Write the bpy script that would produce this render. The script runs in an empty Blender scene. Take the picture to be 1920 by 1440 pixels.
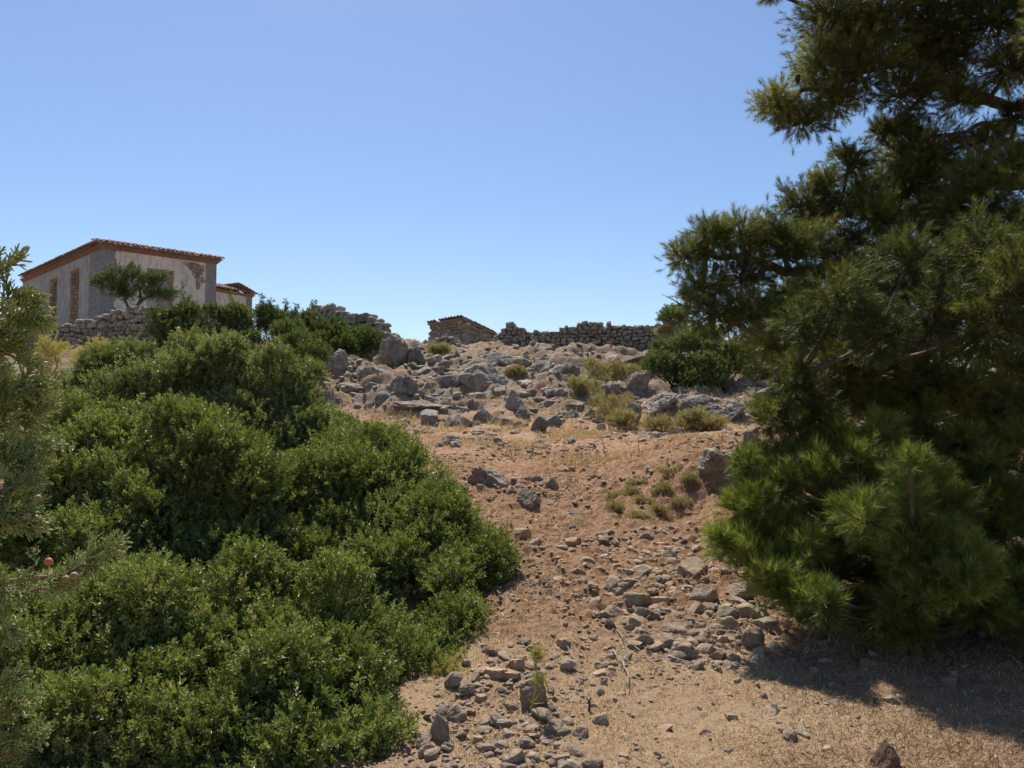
import bpy, math, random
import numpy as np
from mathutils import Vector, Matrix
R = math.radians
rng = np.random.default_rng(7)
random.seed(7)
sc = bpy.context.scene

# ------------------------------------------------------------ camera, sky, sun, exposure
F = 1590.0                      # focal length in pixels of the 1920 wide photograph
PITCH = R(2.88)
EYE = np.array([0.0, 0.0, 1.6])
cam_d = bpy.data.cameras.new('camera'); cam = bpy.data.objects.new('camera', cam_d)
sc.collection.objects.link(cam); sc.camera = cam
cam.location = EYE; cam.rotation_euler = (R(90) + PITCH, 0, 0)
cam_d.sensor_width = 36; cam_d.lens = 36 * F / 1920; cam_d.clip_start = 0.05; cam_d.clip_end = 8000
SUN_EL, SUN_AZ = R(58), R(-14)   # azimuth: left of straight ahead
world = bpy.data.worlds.new('World'); sc.world = world; world.use_nodes = True
wn = world.node_tree; bg = wn.nodes['Background']
sky = wn.nodes.new('ShaderNodeTexSky'); sky.sky_type = 'NISHITA'; sky.sun_disc = False
sky.sun_elevation = SUN_EL; sky.sun_rotation = SUN_AZ
sky.altitude = 300; sky.air_density = 1.0; sky.dust_density = 0.6; sky.ozone_density = 2.6
hsv = wn.nodes.new('ShaderNodeHueSaturation'); hsv.inputs['Saturation'].default_value = 1.1; hsv.inputs['Hue'].default_value = .503
wn.links.new(sky.outputs[0], hsv.inputs['Color']); wn.links.new(hsv.outputs[0], bg.inputs[0]); bg.inputs[1].default_value = 0.088
sun_d = bpy.data.lights.new('sun', 'SUN'); sun_d.energy = 5.0; sun_d.angle = R(0.5); sun_d.color = (1.0, 0.94, 0.85)
sun = bpy.data.objects.new('sun', sun_d); sc.collection.objects.link(sun)
to_sun = Vector((math.sin(SUN_AZ) * math.cos(SUN_EL), math.cos(SUN_AZ) * math.cos(SUN_EL), math.sin(SUN_EL)))
sun.rotation_euler = to_sun.to_track_quat('Z', 'Y').to_euler()
sc.view_settings.view_transform = 'Standard'; sc.view_settings.look = 'None'
sc.view_settings.exposure = 0.6; sc.view_settings.gamma = 1.0; sc.view_settings.use_curve_mapping = False
sc.cycles.max_bounces = 6; sc.cycles.diffuse_bounces = 3; sc.cycles.glossy_bounces = 2
sc.cycles.transmission_bounces = 3; sc.cycles.caustics_reflective = False; sc.cycles.caustics_refractive = False

# ------------------------------------------------------------ helpers: picture ray, noise, meshes
def ray(px, py):
    x = (np.asarray(px, float) - 960) / F; y = (720 - np.asarray(py, float)) / F
    c, s = math.cos(PITCH), math.sin(PITCH)
    return np.stack([x, c - s * y, s + c * y], -1)
def at(px, py, D):
    r = ray(px, py); return EYE + r * (np.asarray(D, float) / r[..., 1])[..., None]

def _hash(ix, iy, iz, seed):
    n = (ix * 374761393 + iy * 668265263 + iz * 2147483647 + seed * 974634777) & 0xFFFFFFFF
    n = (n ^ (n >> 13)) * 1274126177 & 0xFFFFFFFF
    n = (n ^ (n >> 16)) * 2246822519 & 0xFFFFFFFF
    return ((n ^ (n >> 15)) & 0xFFFFFF) / float(0xFFFFFF)
def vnoise(p, seed=0):
    p = np.asarray(p, float); i = np.floor(p).astype(np.int64); f = p - i; f = f * f * (3 - 2 * f)
    out = 0
    for dx in (0, 1):
        wx = f[..., 0] if dx else 1 - f[..., 0]
        for dy in (0, 1):
            wy = f[..., 1] if dy else 1 - f[..., 1]
            for dz in (0, 1):
                wz = f[..., 2] if dz else 1 - f[..., 2]
                out = out + wx * wy * wz * _hash(i[..., 0] + dx, i[..., 1] + dy, i[..., 2] + dz, seed)
    return out * 2 - 1
def fbm(p, octv=4, seed=0, gain=0.5):
    a, s, t = 1.0, 0.0, 0.0
    p = np.asarray(p, float)
    for k in range(octv):
        s = s + a * vnoise(p, seed + k * 17); t += a; a *= gain; p = p * 2.03 + 11.7
    return s / t
def sstep(a, b, x):
    t = np.clip((x - a) / (b - a), 0, 1); return t * t * (3 - 2 * t)

def tag(o, label=None, cat=None, group=None, kind=None):
    if label: o['label'] = label
    if cat: o['category'] = cat
    if group: o['group'] = group
    if kind: o['kind'] = kind
    return o
def empty(name, loc, rz=0):
    o = bpy.data.objects.new(name, None); sc.collection.objects.link(o)
    o.location = tuple(float(v) for v in loc); o.rotation_euler = (0, 0, rz); o.empty_display_size = .2
    return o
def mesh_np(name, V, Fc, tint=None, smooth=False, mat=None):
    """V (n,3), Fc (m,3) or (m,4) -> mesh datablock"""
    V = np.ascontiguousarray(V, np.float32); Fc = np.ascontiguousarray(Fc, np.int32)
    me = bpy.data.meshes.new(name); k = Fc.shape[1]
    me.vertices.add(len(V)); me.vertices.foreach_set('co', V.ravel())
    me.loops.add(Fc.size); me.loops.foreach_set('vertex_index', Fc.ravel())
    me.polygons.add(len(Fc)); me.polygons.foreach_set('loop_start', np.arange(0, Fc.size, k, dtype=np.int32))
    me.polygons.foreach_set('loop_total', np.full(len(Fc), k, np.int32))
    me.polygons.foreach_set('use_smooth', np.full(len(Fc), smooth, bool))
    if tint is not None:
        a = me.attributes.new('tint', 'FLOAT', 'POINT'); a.data.foreach_set('value', np.ascontiguousarray(tint, np.float32))
    me.update(calc_edges=True)
    if mat: me.materials.append(mat)
    return me
def obj(name, me, parent=None, loc=None):
    """links a mesh; when it has a parent its vertices are in WORLD space and are moved to the parent's frame"""
    o = bpy.data.objects.new(name, me); sc.collection.objects.link(o)
    if parent is not None:
        o.parent = parent
    if loc is not None: o.location = tuple(float(v) for v in loc)
    return o
class MB:
    """collects pieces of one mesh in world space"""
    def __init__(s): s.V = []; s.F = []; s.T = []; s.n = 0
    def add(s, V, Fc, t=0.5):
        V = np.asarray(V, float); Fc = np.asarray(Fc, int)
        if Fc.shape[1] == 4: Fc = np.concatenate([Fc[:, [0, 1, 2]], Fc[:, [0, 2, 3]]])
        s.V.append(V); s.F.append(Fc + s.n); s.T.append(np.broadcast_to(np.asarray(t, float), (len(V),))); s.n += len(V)
    def box(s, o, ax, ay, az, t=0.5):
        """corner o and three edge vectors"""
        o, ax, ay, az = [np.asarray(v, float) for v in (o, ax, ay, az)]
        if np.dot(np.cross(ax, ay), az) < 0: ax, ay = ay, ax
        V = [o, o + ax, o + ax + ay, o + ay, o + az, o + ax + az, o + ax + ay + az, o + ay + az]
        s.add(V, [[0, 3, 2, 1], [4, 5, 6, 7], [0, 1, 5, 4], [1, 2, 6, 5], [2, 3, 7, 6], [3, 0, 4, 7]], t)
    def tube(s, P, r, n=5, t=0.5, wob=0.0):
        P = np.asarray(P, float); m = len(P); r = np.broadcast_to(np.asarray(r, float), (m,))
        T = np.gradient(P, axis=0); T /= np.linalg.norm(T, axis=1)[:, None] + 1e-9
        up = np.where(np.abs(T[:, 2:3]) > .9, [[1., 0, 0]], [[0, 0, 1.]])
        A = np.cross(T, up); A /= np.linalg.norm(A, axis=1)[:, None] + 1e-9; B = np.cross(T, A)
        an = np.arange(n) * 2 * math.pi / n
        rr = r[:, None] * (1 + wob * rng.uniform(-1, 1, (m, n)))
        V = P[:, None, :] + rr[..., None] * (np.cos(an)[None, :, None] * A[:, None, :] + np.sin(an)[None, :, None] * B[:, None, :])
        V = V.reshape(-1, 3); Fc = []
        for i in range(m - 1):
            for j in range(n):
                k = (j + 1) % n; Fc.append([i * n + j, i * n + k, (i + 1) * n + k, (i + 1) * n + j])
        s.add(np.vstack([V, P[-1:]]), Fc, t)
        j = np.arange(n); top = (m - 1) * n
        s.F.append(np.stack([top + j, top + (j + 1) % n, np.full(n, m * n)], 1) + s.n - len(V) - 1)
    def build(s, name, mat, parent=None, smooth=False, origin=None):
        V = np.vstack(s.V); Fc = np.vstack(s.F); T = np.concatenate(s.T)
        loc = None
        if parent is not None:
            pl = np.array(parent.location); p = parent.parent
            while p is not None: pl = pl + np.array(p.location); p = p.parent
            V = V - pl
        elif origin is not None:
            V = V - np.asarray(origin, float); loc = origin
        return obj(name, mesh_np(name, V, Fc, T, smooth, mat), parent, loc)

def scatter(lib, pos, rot, scl, tint, mb):
    """lib: list of (V, F, tintoffset); rot (k,3,3) columns = axes"""
    k = len(pos); which = rng.integers(0, len(lib), k)
    for i, (V, Fc, tt) in enumerate(lib):
        m = np.nonzero(which == i)[0]
        if not len(m): continue
        W = np.einsum('kij,vj->kvi', rot[m], V) * np.asarray(scl)[m][:, None, None] + pos[m][:, None, :]
        nv = len(V); Fs = Fc[None] + (np.arange(len(m)) * nv)[:, None, None]
        T = np.clip(np.asarray(tint)[m][:, None] + tt[None], 0, 1)
        mb.add(W.reshape(-1, 3), Fs.reshape(-1, 3), T.reshape(-1))
def frames(d):
    """rotation matrices whose z column is d, spun at random"""
    d = d / (np.linalg.norm(d, axis=1)[:, None] + 1e-9)
    h = rng.normal(size=d.shape); a = np.cross(d, h); a /= np.linalg.norm(a, axis=1)[:, None] + 1e-9
    return np.stack([a, np.cross(d, a), d], -1)
def rdir(n):
    v = rng.normal(size=(n, 3)); return v / np.linalg.norm(v, axis=1)[:, None]

# ------------------------------------------------------------ materials
def mat_new(name):
    m = bpy.data.materials.new(name); m.use_nodes = True
    nt = m.node_tree; b = nt.nodes['Principled BSDF']; return m, nt, b
def N(nt, t, **kw):
    n = nt.nodes.new(t)
    for k, v in kw.items():
        if k in n.inputs: n.inputs[k].default_value = v
        else: setattr(n, k, v)
    return n
def ramp(nt, fac, stops):
    r = nt.nodes.new('ShaderNodeValToRGB'); cr = r.color_ramp
    while len(cr.elements) < len(stops): cr.elements.new(0.5)
    for e, (p, c) in zip(cr.elements, stops):
        e.position = p; e.color = (*c, 1) if len(c) == 3 else c
    nt.links.new(fac, r.inputs[0]); return r.outputs[0]
def mixc(nt, fac, a, b, mode='MIX'):
    m = nt.nodes.new('ShaderNodeMix'); m.data_type = 'RGBA'; m.blend_type = mode
    for i, v in ((0, fac), (6, a), (7, b)):
        if hasattr(v, 'links') or hasattr(v, 'is_linked'): nt.links.new(v, m.inputs[i])
        else: m.inputs[i].default_value = v if i == 0 else (*v, 1)
    return m.outputs[2]
def noise(nt, vec, scale, detail=6, rough=.6, dist=0.0):
    n = N(nt, 'ShaderNodeTexNoise'); n.inputs['Scale'].default_value = scale
    n.inputs['Detail'].default_value = detail; n.inputs['Roughness'].default_value = rough; n.inputs['Distortion'].default_value = dist
    if vec is not None: nt.links.new(vec, n.inputs['Vector'])
    return n.outputs[0]
def bump(nt, b, hs, dist=0.01, strength=1.0):
    prev = None
    for h, d in hs:
        bp = N(nt, 'ShaderNodeBump'); bp.inputs['Distance'].default_value = d; bp.inputs['Strength'].default_value = strength
        nt.links.new(h, bp.inputs['Height'])
        if prev: nt.links.new(prev, bp.inputs['Normal'])
        prev = bp.outputs[0]
    nt.links.new(prev, b.inputs['Normal'])

def leaf_mat(name, cols, gloss=.35, transl=.35, tcol=1.6, spec=.5):
    m, nt, b = mat_new(name)
    at_ = N(nt, 'ShaderNodeAttribute', attribute_name='tint')
    c = ramp(nt, at_.outputs['Fac'], [(i / (len(cols) - 1), k) for i, k in enumerate(cols)])
    nt.links.new(c, b.inputs['Base Color']); b.inputs['Roughness'].default_value = gloss
    b.inputs['Specular IOR Level'].default_value = spec
    tr = N(nt, 'ShaderNodeBsdfTranslucent')
    tc = mixc(nt, 1.0, c, (1.0, 1.0, .5), 'MULTIPLY'); nt.links.new(tc, tr.inputs[0])
    mx = N(nt, 'ShaderNodeMixShader'); mx.inputs[0].default_value = transl
    nt.links.new(b.outputs[0], mx.inputs[1]); nt.links.new(tr.outputs[0], mx.inputs[2])
    nt.links.new(mx.outputs[0], nt.nodes['Material Output'].inputs[0]); return m
M = {}
M['mastic'] = leaf_mat('mastic_leaf', [(.07, .1, .024), (.12, .158, .038), (.19, .23, .058), (.29, .32, .1), (.32, .23, .11)], .46, .32, spec=.38)
M['mastic_olive'] = leaf_mat('mastic_olive_leaf', [(.09, .115, .035), (.14, .17, .055), (.22, .25, .09), (.32, .34, .14), (.36, .28, .15)], .46, .3, spec=.38)
M['evergreen'] = leaf_mat('evergreen_leaf', [(.05, .075, .022), (.085, .12, .034), (.13, .17, .048), (.2, .23, .075)], .45, .33)
M['pine'] = leaf_mat('pine_needle', [(.055, .07, .02), (.11, .125, .03), (.21, .22, .052), (.38, .37, .12)], .5, .42)
M['young_pine'] = leaf_mat('young_pine_needle', [(.07, .09, .02), (.15, .19, .035), (.25, .29, .06), (.36, .39, .11)], .5, .4)
M['juniper'] = leaf_mat('juniper_scale', [(.1, .13, .035), (.18, .22, .055), (.3, .34, .1), (.48, .5, .2)], .6, .3)
M['scrub'] = leaf_mat('dry_scrub_leaf', [(.24, .19, .1), (.32, .27, .13), (.4, .35, .18), (.5, .42, .26)], .7, .35)
M['fennel'] = leaf_mat('yellow_spurge', [(.3, .28, .09), (.4, .36, .12), (.5, .44, .17), (.34, .34, .1)], .6, .4)
M['straw'] = leaf_mat('dry_straw', [(.36, .22, .12), (.48, .33, .19), (.58, .43, .26), (.66, .54, .37)], .65, .2, 1.0)
M['brown_litter'] = leaf_mat('fallen_needles', [(.16, .09, .05), (.24, .14, .08), (.33, .22, .13), (.42, .31, .2)], .7, .1, 1.0)
def bark(name, c0, c1, sc_=18, d=.01):
    m, nt, b = mat_new(name); tc = N(nt, 'ShaderNodeTexCoord'); mp = N(nt, 'ShaderNodeMapping'); mp.inputs['Scale'].default_value = (1, 1, .4)
    nt.links.new(tc.outputs['Object'], mp.inputs[0]); n = noise(nt, mp.outputs[0], sc_, 8, .7)
    nt.links.new(ramp(nt, n, [(.35, c0), (.65, c1)]), b.inputs['Base Color']); b.inputs['Roughness'].default_value = .9
    bump(nt, b, [(n, d)]); return m
M['pine_bark'] = bark('pine_bark', (.045, .03, .02), (.13, .09, .065))
M['twig'] = bark('grey_twig', (.14, .11, .08), (.3, .25, .2), 60, .002)
M['red_twig'] = bark('reddish_twig', (.14, .07, .04), (.28, .15, .09), 60, .002)
M['dead_wood'] = bark('dead_wood', (.2, .165, .13), (.38, .32, .26), 40, .003)
M['dark_wood'] = bark('dark_stub', (.04, .028, .02), (.1, .07, .05), 60, .003)

def rock_mat(name, greys, soils, lich=(.6, .56, .48), dark=(.085, .075, .065), soil_amt=.5, sc_=1.0, tinted=False):
    m, nt, b = mat_new(name); tc = N(nt, 'ShaderNodeTexCoord'); geo = N(nt, 'ShaderNodeNewGeometry'); oi = N(nt, 'ShaderNodeObjectInfo')
    off = N(nt, 'ShaderNodeVectorMath', operation='ADD'); nt.links.new(geo.outputs['Position'], off.inputs[0])
    mul = N(nt, 'ShaderNodeMath', operation='MULTIPLY'); nt.links.new(oi.outputs['Random'], mul.inputs[0]); mul.inputs[1].default_value = 40
    nt.links.new(mul.outputs[0], off.inputs[1]); v = off.outputs[0]
    n1 = noise(nt, v, 2.2 * sc_, 7, .65, .4); n2 = noise(nt, v, 9 * sc_, 8, .7, .3); n3 = noise(nt, v, 45 * sc_, 5, .7)
    c = ramp(nt, n2, [(.3, greys[0]), (.5, greys[1]), (.72, greys[2])])
    sfac = ramp(nt, n1, [(.62 - .3 * soil_amt, (0, 0, 0)), (.78 - .2 * soil_amt, (1, 1, 1))])
    sm = N(nt, 'ShaderNodeMath', operation='MULTIPLY'); nt.links.new(sfac, sm.inputs[0])
    if tinted:
        a = N(nt, 'ShaderNodeAttribute', attribute_name='tint'); src = a.outputs['Fac']
    else: src = oi.outputs['Random']
    sc2 = ramp(nt, src, [(0, (.15, .15, .15)), (.5, (.5, .5, .5)), (1, (1, 1, 1))]); nt.links.new(sc2, sm.inputs[1])
    c = mixc(nt, sm.outputs[0], c, mixc(nt, n3, soils[0], soils[1]))
    n4 = noise(nt, v, 4.3 * sc_, 6, .75, .8)
    c = mixc(nt, ramp(nt, n4, [(.58, (0, 0, 0)), (.68, (.8, .8, .8))]), c, lich)
    n5 = noise(nt, v, 6.1 * sc_, 6, .8, .5)
    c = mixc(nt, ramp(nt, n5, [(.33, (.85, .85, .85)), (.42, (0, 0, 0))]), c, dark)
    hs = N(nt, 'ShaderNodeHueSaturation'); nt.links.new(c, hs.inputs['Color'])
    vv = ramp(nt, src, [(0, (.72,) * 3), (.33, (1.15,) * 3), (.66, (.86,) * 3), (1, (1.3,) * 3)]); nt.links.new(vv, hs.inputs['Value'])
    nt.links.new(hs.outputs[0], b.inputs['Base Color']); b.inputs['Roughness'].default_value = .92; b.inputs['Specular IOR Level'].default_value = .25
    vo = N(nt, 'ShaderNodeTexVoronoi'); vo.inputs['Scale'].default_value = 7 * sc_; vo.feature = 'DISTANCE_TO_EDGE'; nt.links.new(v, vo.inputs['Vector'])
    crack = ramp(nt, vo.outputs[0], [(0, (0, 0, 0)), (.05, (1, 1, 1))])
    bump(nt, b, [(n1, .2 / sc_), (n2, .09 / sc_), (n3, .02 / sc_)]); return m
GREY = [(.17, .135, .105), (.34, .285, .22), (.54, .475, .385)]
M['rock'] = rock_mat('limestone', GREY, [(.34, .21, .14), (.42, .3, .21)], soil_amt=.55)
M['boulder'] = rock_mat('lichened_boulder', [(.15, .125, .1), (.34, .3, .245), (.56, .51, .43)], [(.42, .28, .18), (.5, .37, .26)], soil_amt=.5, sc_=.8)
M['field_stone'] = rock_mat('field_stone', [(.2, .155, .115), (.37, .31, .235), (.6, .53, .42)], [(.44, .27, .17), (.58, .4, .26)], soil_amt=1.15, sc_=2.2)
M['wall_stone'] = rock_mat('wall_stone', [(.19, .165, .135), (.37, .33, .275), (.58, .53, .45)], [(.27, .2, .14), (.34, .25, .18)], soil_amt=.5, sc_=1.3, tinted=True)
M['shed_stone'] = rock_mat('shed_stone', [(.19, .16, .125), (.31, .26, .205), (.45, .385, .3)], [(.34, .26, .18), (.44, .34, .245)], soil_amt=.5, sc_=1.3, tinted=True)
M['pebble'] = rock_mat('pebble', [(.18, .14, .1), (.33, .27, .2), (.52, .45, .35)], [(.38, .22, .14), (.5, .34, .22)], soil_amt=1.0, sc_=3, tinted=True)
M['jamb_stone'] = rock_mat('jamb_stone', [(.16, .12, .085), (.3, .24, .17), (.5, .42, .32)], [(.26, .16, .1), (.38, .27, .19)], soil_amt=.7, sc_=2, tinted=True)

M['brown_rock'] = rock_mat('brown_rock', [(.13, .08, .055), (.24, .15, .1), (.36, .25, .18)], [(.34, .2, .13), (.42, .28, .19)], soil_amt=1.0, sc_=2.2)
def ground_mat():
    m, nt, b = mat_new('soil'); g = N(nt, 'ShaderNodeNewGeometry'); v = g.outputs['Position']
    sx = N(nt, 'ShaderNodeSeparateXYZ'); nt.links.new(v, sx.inputs[0])
    n0 = noise(nt, v, .55, 5, .6, .5); n1 = noise(nt, v, 2.4, 7, .65, .6); n2 = noise(nt, v, 14, 8, .7, .3); n3 = noise(nt, v, 90, 6, .75); n4 = noise(nt, v, 38, 6, .8)
    soil = ramp(nt, n2, [(.3, (.26, .135, .072)), (.5, (.43, .25, .14)), (.7, (.56, .365, .225))])
    straw = ramp(nt, n4, [(.3, (.34, .215, .12)), (.5, (.53, .375, .225)), (.7, (.68, .52, .34))])
    # dry grass grows on the flat in front and along the terrace; bare red soil on the bank between
    mr = N(nt, 'ShaderNodeMapRange'); mr.inputs[1].default_value = 4.9; mr.inputs[2].default_value = 6.6; mr.inputs[3].default_value = .36; mr.inputs[4].default_value = -.22
    nt.links.new(sx.outputs[1], mr.inputs[0])
    mr2 = N(nt, 'ShaderNodeMapRange'); mr2.inputs[1].default_value = 11.5; mr2.inputs[2].default_value = 14; mr2.inputs[3].default_value = 0; mr2.inputs[4].default_value = .26
    nt.links.new(sx.outputs[1], mr2.inputs[0])
    s1 = N(nt, 'ShaderNodeMath', operation='ADD'); nt.links.new(mr.outputs[0], s1.inputs[0]); nt.links.new(mr2.outputs[0], s1.inputs[1])
    s2 = N(nt, 'ShaderNodeMath', operation='ADD'); nt.links.new(s1.outputs[0], s2.inputs[0]); nt.links.new(n1, s2.inputs[1])
    fac = ramp(nt, s2.outputs[0], [(.45, (0, 0, 0)), (.68, (.9, .9, .9))])
    c = mixc(nt, fac, soil, straw)
    c = mixc(nt, ramp(nt, n0, [(.4, (0, 0, 0)), (.62, (.5, .5, .5))]), c, mixc(nt, n4, (.36, .19, .105), (.55, .35, .22)))
    c = mixc(nt, ramp(nt, n3, [(.32, (.75, .75, .75)), (.45, (0, 0, 0))]), c, (.15, .085, .05))
    c = mixc(nt, ramp(nt, n3, [(.6, (0, 0, 0)), (.7, (.6, .6, .6))]), c, (.5, .41, .3))
    mr3 = N(nt, 'ShaderNodeMapRange'); mr3.inputs[1].default_value = 16.5; mr3.inputs[2].default_value = 19; mr3.inputs[3].default_value = -.4; mr3.inputs[4].default_value = .1
    nt.links.new(sx.outputs[1], mr3.inputs[0]); s3 = N(nt, 'ShaderNodeMath', operation='ADD'); nt.links.new(mr3.outputs[0], s3.inputs[0]); nt.links.new(n1, s3.inputs[1])
    c = mixc(nt, ramp(nt, s3.outputs[0], [(.47, (0, 0, 0)), (.6, (.85, .85, .85))]), c, mixc(nt, n2, (.17, .13, .095), (.4, .325, .24)))
    nt.links.new(c, b.inputs['Base Color']); b.inputs['Roughness'].default_value = .96; b.inputs['Specular IOR Level'].default_value = .15
    bump(nt, b, [(n2, .05), (n4, .03), (n3, .012)]); return m
M['soil'] = ground_mat()
def plaster(name, c0, c1, stain, brick=False):
    m, nt, b = mat_new(name); g = N(nt, 'ShaderNodeNewGeometry'); mp = N(nt, 'ShaderNodeMapping'); mp.inputs['Scale'].default_value = (1, 1, .3)
    nt.links.new(g.outputs['Position'], mp.inputs[0])
    n1 = noise(nt, g.outputs['Position'], .9, 7, .7, .6); n2 = noise(nt, mp.outputs[0], 5, 8, .75, .2); n3 = noise(nt, g.outputs['Position'], 30, 6, .8)
    c = mixc(nt, ramp(nt, n1, [(.35, (0, 0, 0)), (.65, (1, 1, 1))]), c0, c1)
    c = mixc(nt, ramp(nt, n2, [(.48, (0, 0, 0)), (.64, (.9, .9, .9))]), c, stain)
    c = mixc(nt, ramp(nt, n3, [(.3, (.6, .6, .6)), (.4, (0, 0, 0))]), c, tuple(v * .5 for v in stain))
    nt.links.new(c, b.inputs['Base Color']); b.inputs['Roughness'].default_value = .9
    bump(nt, b, [(n1, .05), (n3, .015)]); return m
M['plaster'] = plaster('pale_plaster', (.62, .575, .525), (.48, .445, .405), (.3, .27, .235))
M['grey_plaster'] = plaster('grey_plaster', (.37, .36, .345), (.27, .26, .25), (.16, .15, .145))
M['quoin'] = plaster('grey_quoin', (.24, .235, .235), (.18, .178, .18), (.12, .115, .115))
M['bare_masonry'] = plaster('bare_masonry', (.3, .19, .14), (.22, .14, .1), (.12, .08, .06))
M['cornice'] = plaster('brick_cornice', (.27, .135, .095), (.2, .105, .075), (.12, .08, .06))
M['tile'] = plaster('clay_tile', (.34, .2, .145), (.27, .17, .13), (.16, .13, .11))
M['old_tile'] = plaster('old_clay_tile', (.3, .19, .13), (.24, .16, .12), (.14, .12, .1))
def flat(name, c, r=.6):
    m, nt, b = mat_new(name); n = noise(nt, N(nt, 'ShaderNodeTexCoord').outputs['Object'], 200, 4)
    nt.links.new(mixc(nt, n, tuple(v * .7 for v in c), tuple(min(1, v * 1.25) for v in c)), b.inputs['Base Color']); b.inputs['Roughness'].default_value = r; return m
M['berry_orange'] = flat('ripe_berry', (.42, .13, .05)); M['berry_ochre'] = flat('unripe_berry', (.22, .17, .06)); M['cone'] = flat('pine_cone', (.03, .02, .013), .9)
M['dark_room'] = flat('dark_interior', (.2, .16, .13), .9)

# ------------------------------------------------------------ ground
PY = np.array([-60, 0, 4, 5.2, 6.8, 8.2, 10, 11, 12.2, 14, 17.2, 19, 21, 23, 25, 27, 30, 36, 46, 60, 100, 300, 1200, 4000.])
PZ = np.array([-1.2, -.1, 0, .12, .32, .58, .98, 1.14, 1.24, 1.35, 1.55, 1.95, 2.5, 3.05, 3.6, 4.02, 4.35, 5.0, 5.5, 5.4, 3, -14, -60, -90])
def profile(y):
    h = 0.35 + 0 * y; s = 0
    w = [(-.35, .25), (0, .5), (.35, .25)]
    for o, k in w: s = s + k * np.interp(y + o * np.clip(y / 8, .5, 3), PY, PZ)
    return s
def H(x, y, fine=True):
    x = np.asarray(x, float); y = np.asarray(y, float); z = profile(y)
    u = x / np.maximum(y, 3)
    z = z - np.maximum(z - 1.6, 0) * .5 * sstep(.3, .52, u) * sstep(17, 24, y)
    z = z + .35 * sstep(.17, .3, u) * np.exp(-((y - 9.2) / 1.6) ** 2)         # bank on the right of the track
    z = z + (.24 * sstep(8.9, 9.7, y + .25 * fbm(np.stack([x, y, 0 * x], -1) * 2.2, 3, 88)) - .15 * np.exp(-((y - 9.0) / .5) ** 2)) * sstep(.15, .2, u) * (1 - sstep(.3, .36, u)) * (1 - sstep(10.2, 13, y))
    z = z - .12 * np.exp(-((u - .06) / .07) ** 2) * np.exp(-((y - 9) / 1.7) ** 2)
    p = np.stack([x, y, 0 * x], -1)
    z = z + .09 * fbm(p * .45, 3, 5) * np.clip(y / 6, .3, 4)
    if fine:
        near = 1 - sstep(30, 50, y)
        z = z + near * (.03 * fbm(p * 2.6, 4, 9) + .018 * fbm(p * 9, 3, 21) + .01 * fbm(p * 30, 2, 31) * (1 - sstep(12, 20, y)))
        rk = sstep(16.5, 19.5, y) * (1 - sstep(28, 34, y))
        z = z + rk * (.3 * (np.abs(fbm(p * np.array([.9, 1.5, 1]), 5, 41)) * 2 - .25) + .12 * np.abs(fbm(p * np.array([2.5, 4, 1]), 3, 43)) + .09 * np.abs(fbm(p * 7, 3, 45)))
        bank = sstep(5.3, 6.3, y) * (1 - sstep(10.5, 12, y))
        z = z + bank * (.13 * np.abs(fbm(p * np.array([3, 4.5, 1]), 5, 51, .65)) + .035 * np.abs(fbm(p * 18, 3, 53, .7)))
    return z
def ghit(px, py, fine=False):
    """where the picture ray first meets the ground"""
    r = ray(px, py); r = r / r[1]
    ts = np.concatenate([np.arange(2.5, 16, .02), np.arange(16, 60, .06)])
    P = EYE + ts[:, None] * r; d = P[:, 2] - H(P[:, 0], P[:, 1], fine)
    k = np.nonzero(d < 0)[0]
    if not len(k): return None
    return P[k[0]]
def build_ground():
    ys = np.concatenate([np.linspace(-50, 3, 16)[:-1], np.arange(3, 12, .022), 12 * 1.0032 ** np.arange(0, 330)])
    y = ys[-1]
    rest = y * 1.09 ** np.arange(1, 55); ys = np.concatenate([ys, rest[rest < 4000]])
    uc = np.linspace(-.66, .66, 520); side = .66 + np.cumsum(.03 * 1.28 ** np.arange(22)); us = np.concatenate([-side[::-1], uc, side])
    U, Y = np.meshgrid(us, ys); X = U * np.maximum(Y, 3); Z = H(X, Y)
    V = np.stack([X, Y, Z], -1).reshape(-1, 3); nu = len(us)
    i = np.arange(len(ys) - 1)[:, None] * nu + np.arange(nu - 1)[None]
    Fc = np.stack([i, i + 1, i + 1 + nu, i + nu], -1).reshape(-1, 4)
    tag(obj('ground', mesh_np('ground', V, Fc, None, True, M['soil'])), kind='structure')
build_ground()

# ------------------------------------------------------------ rocks
ICO = {}
def ico(n):
    if n not in ICO:
        import bmesh
        bm = bmesh.new(); bmesh.ops.create_icosphere(bm, subdivisions=n, radius=1)
        ICO[n] = (np.array([v.co[:] for v in bm.verts]), np.array([[v.index for v in f.verts] for f in bm.faces])); bm.free()
    return ICO[n]
def rock(seed, n=3, planes=12, p=14, rough=.05, boxy=0.0, freq=2.2):
    r_ = np.random.default_rng(seed); D, Fc = ico(n); D = D / np.linalg.norm(D, axis=1)[:, None]
    nn = r_.normal(size=(planes, 3)); nn /= np.linalg.norm(nn, axis=1)[:, None]; dd = r_.uniform(.45, 1.0, planes)
    if boxy:
        ax = np.concatenate([np.eye(3), -np.eye(3)]) + r_.normal(size=(6, 3)) * .16; ax /= np.linalg.norm(ax, axis=1)[:, None]
        nn = np.concatenate([ax, nn]); dd = np.concatenate([r_.uniform(.62, .78, 6), dd + .15])
    q = np.maximum(D @ nn.T, 1e-3) / dd
    rad = (np.sum(q ** p, 1) + .85 ** p) ** (-1 / p)
    rad = rad * (1 + rough * fbm(D * freq + seed * 3.1, 5, seed, .6) * 2)
    V = D * rad[:, None]
    lo, hi = V.min(0), V.max(0)
    return (V - (lo + hi) / 2) / ((hi - lo) / 2), Fc      # fitted to the unit box -1..1

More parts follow.
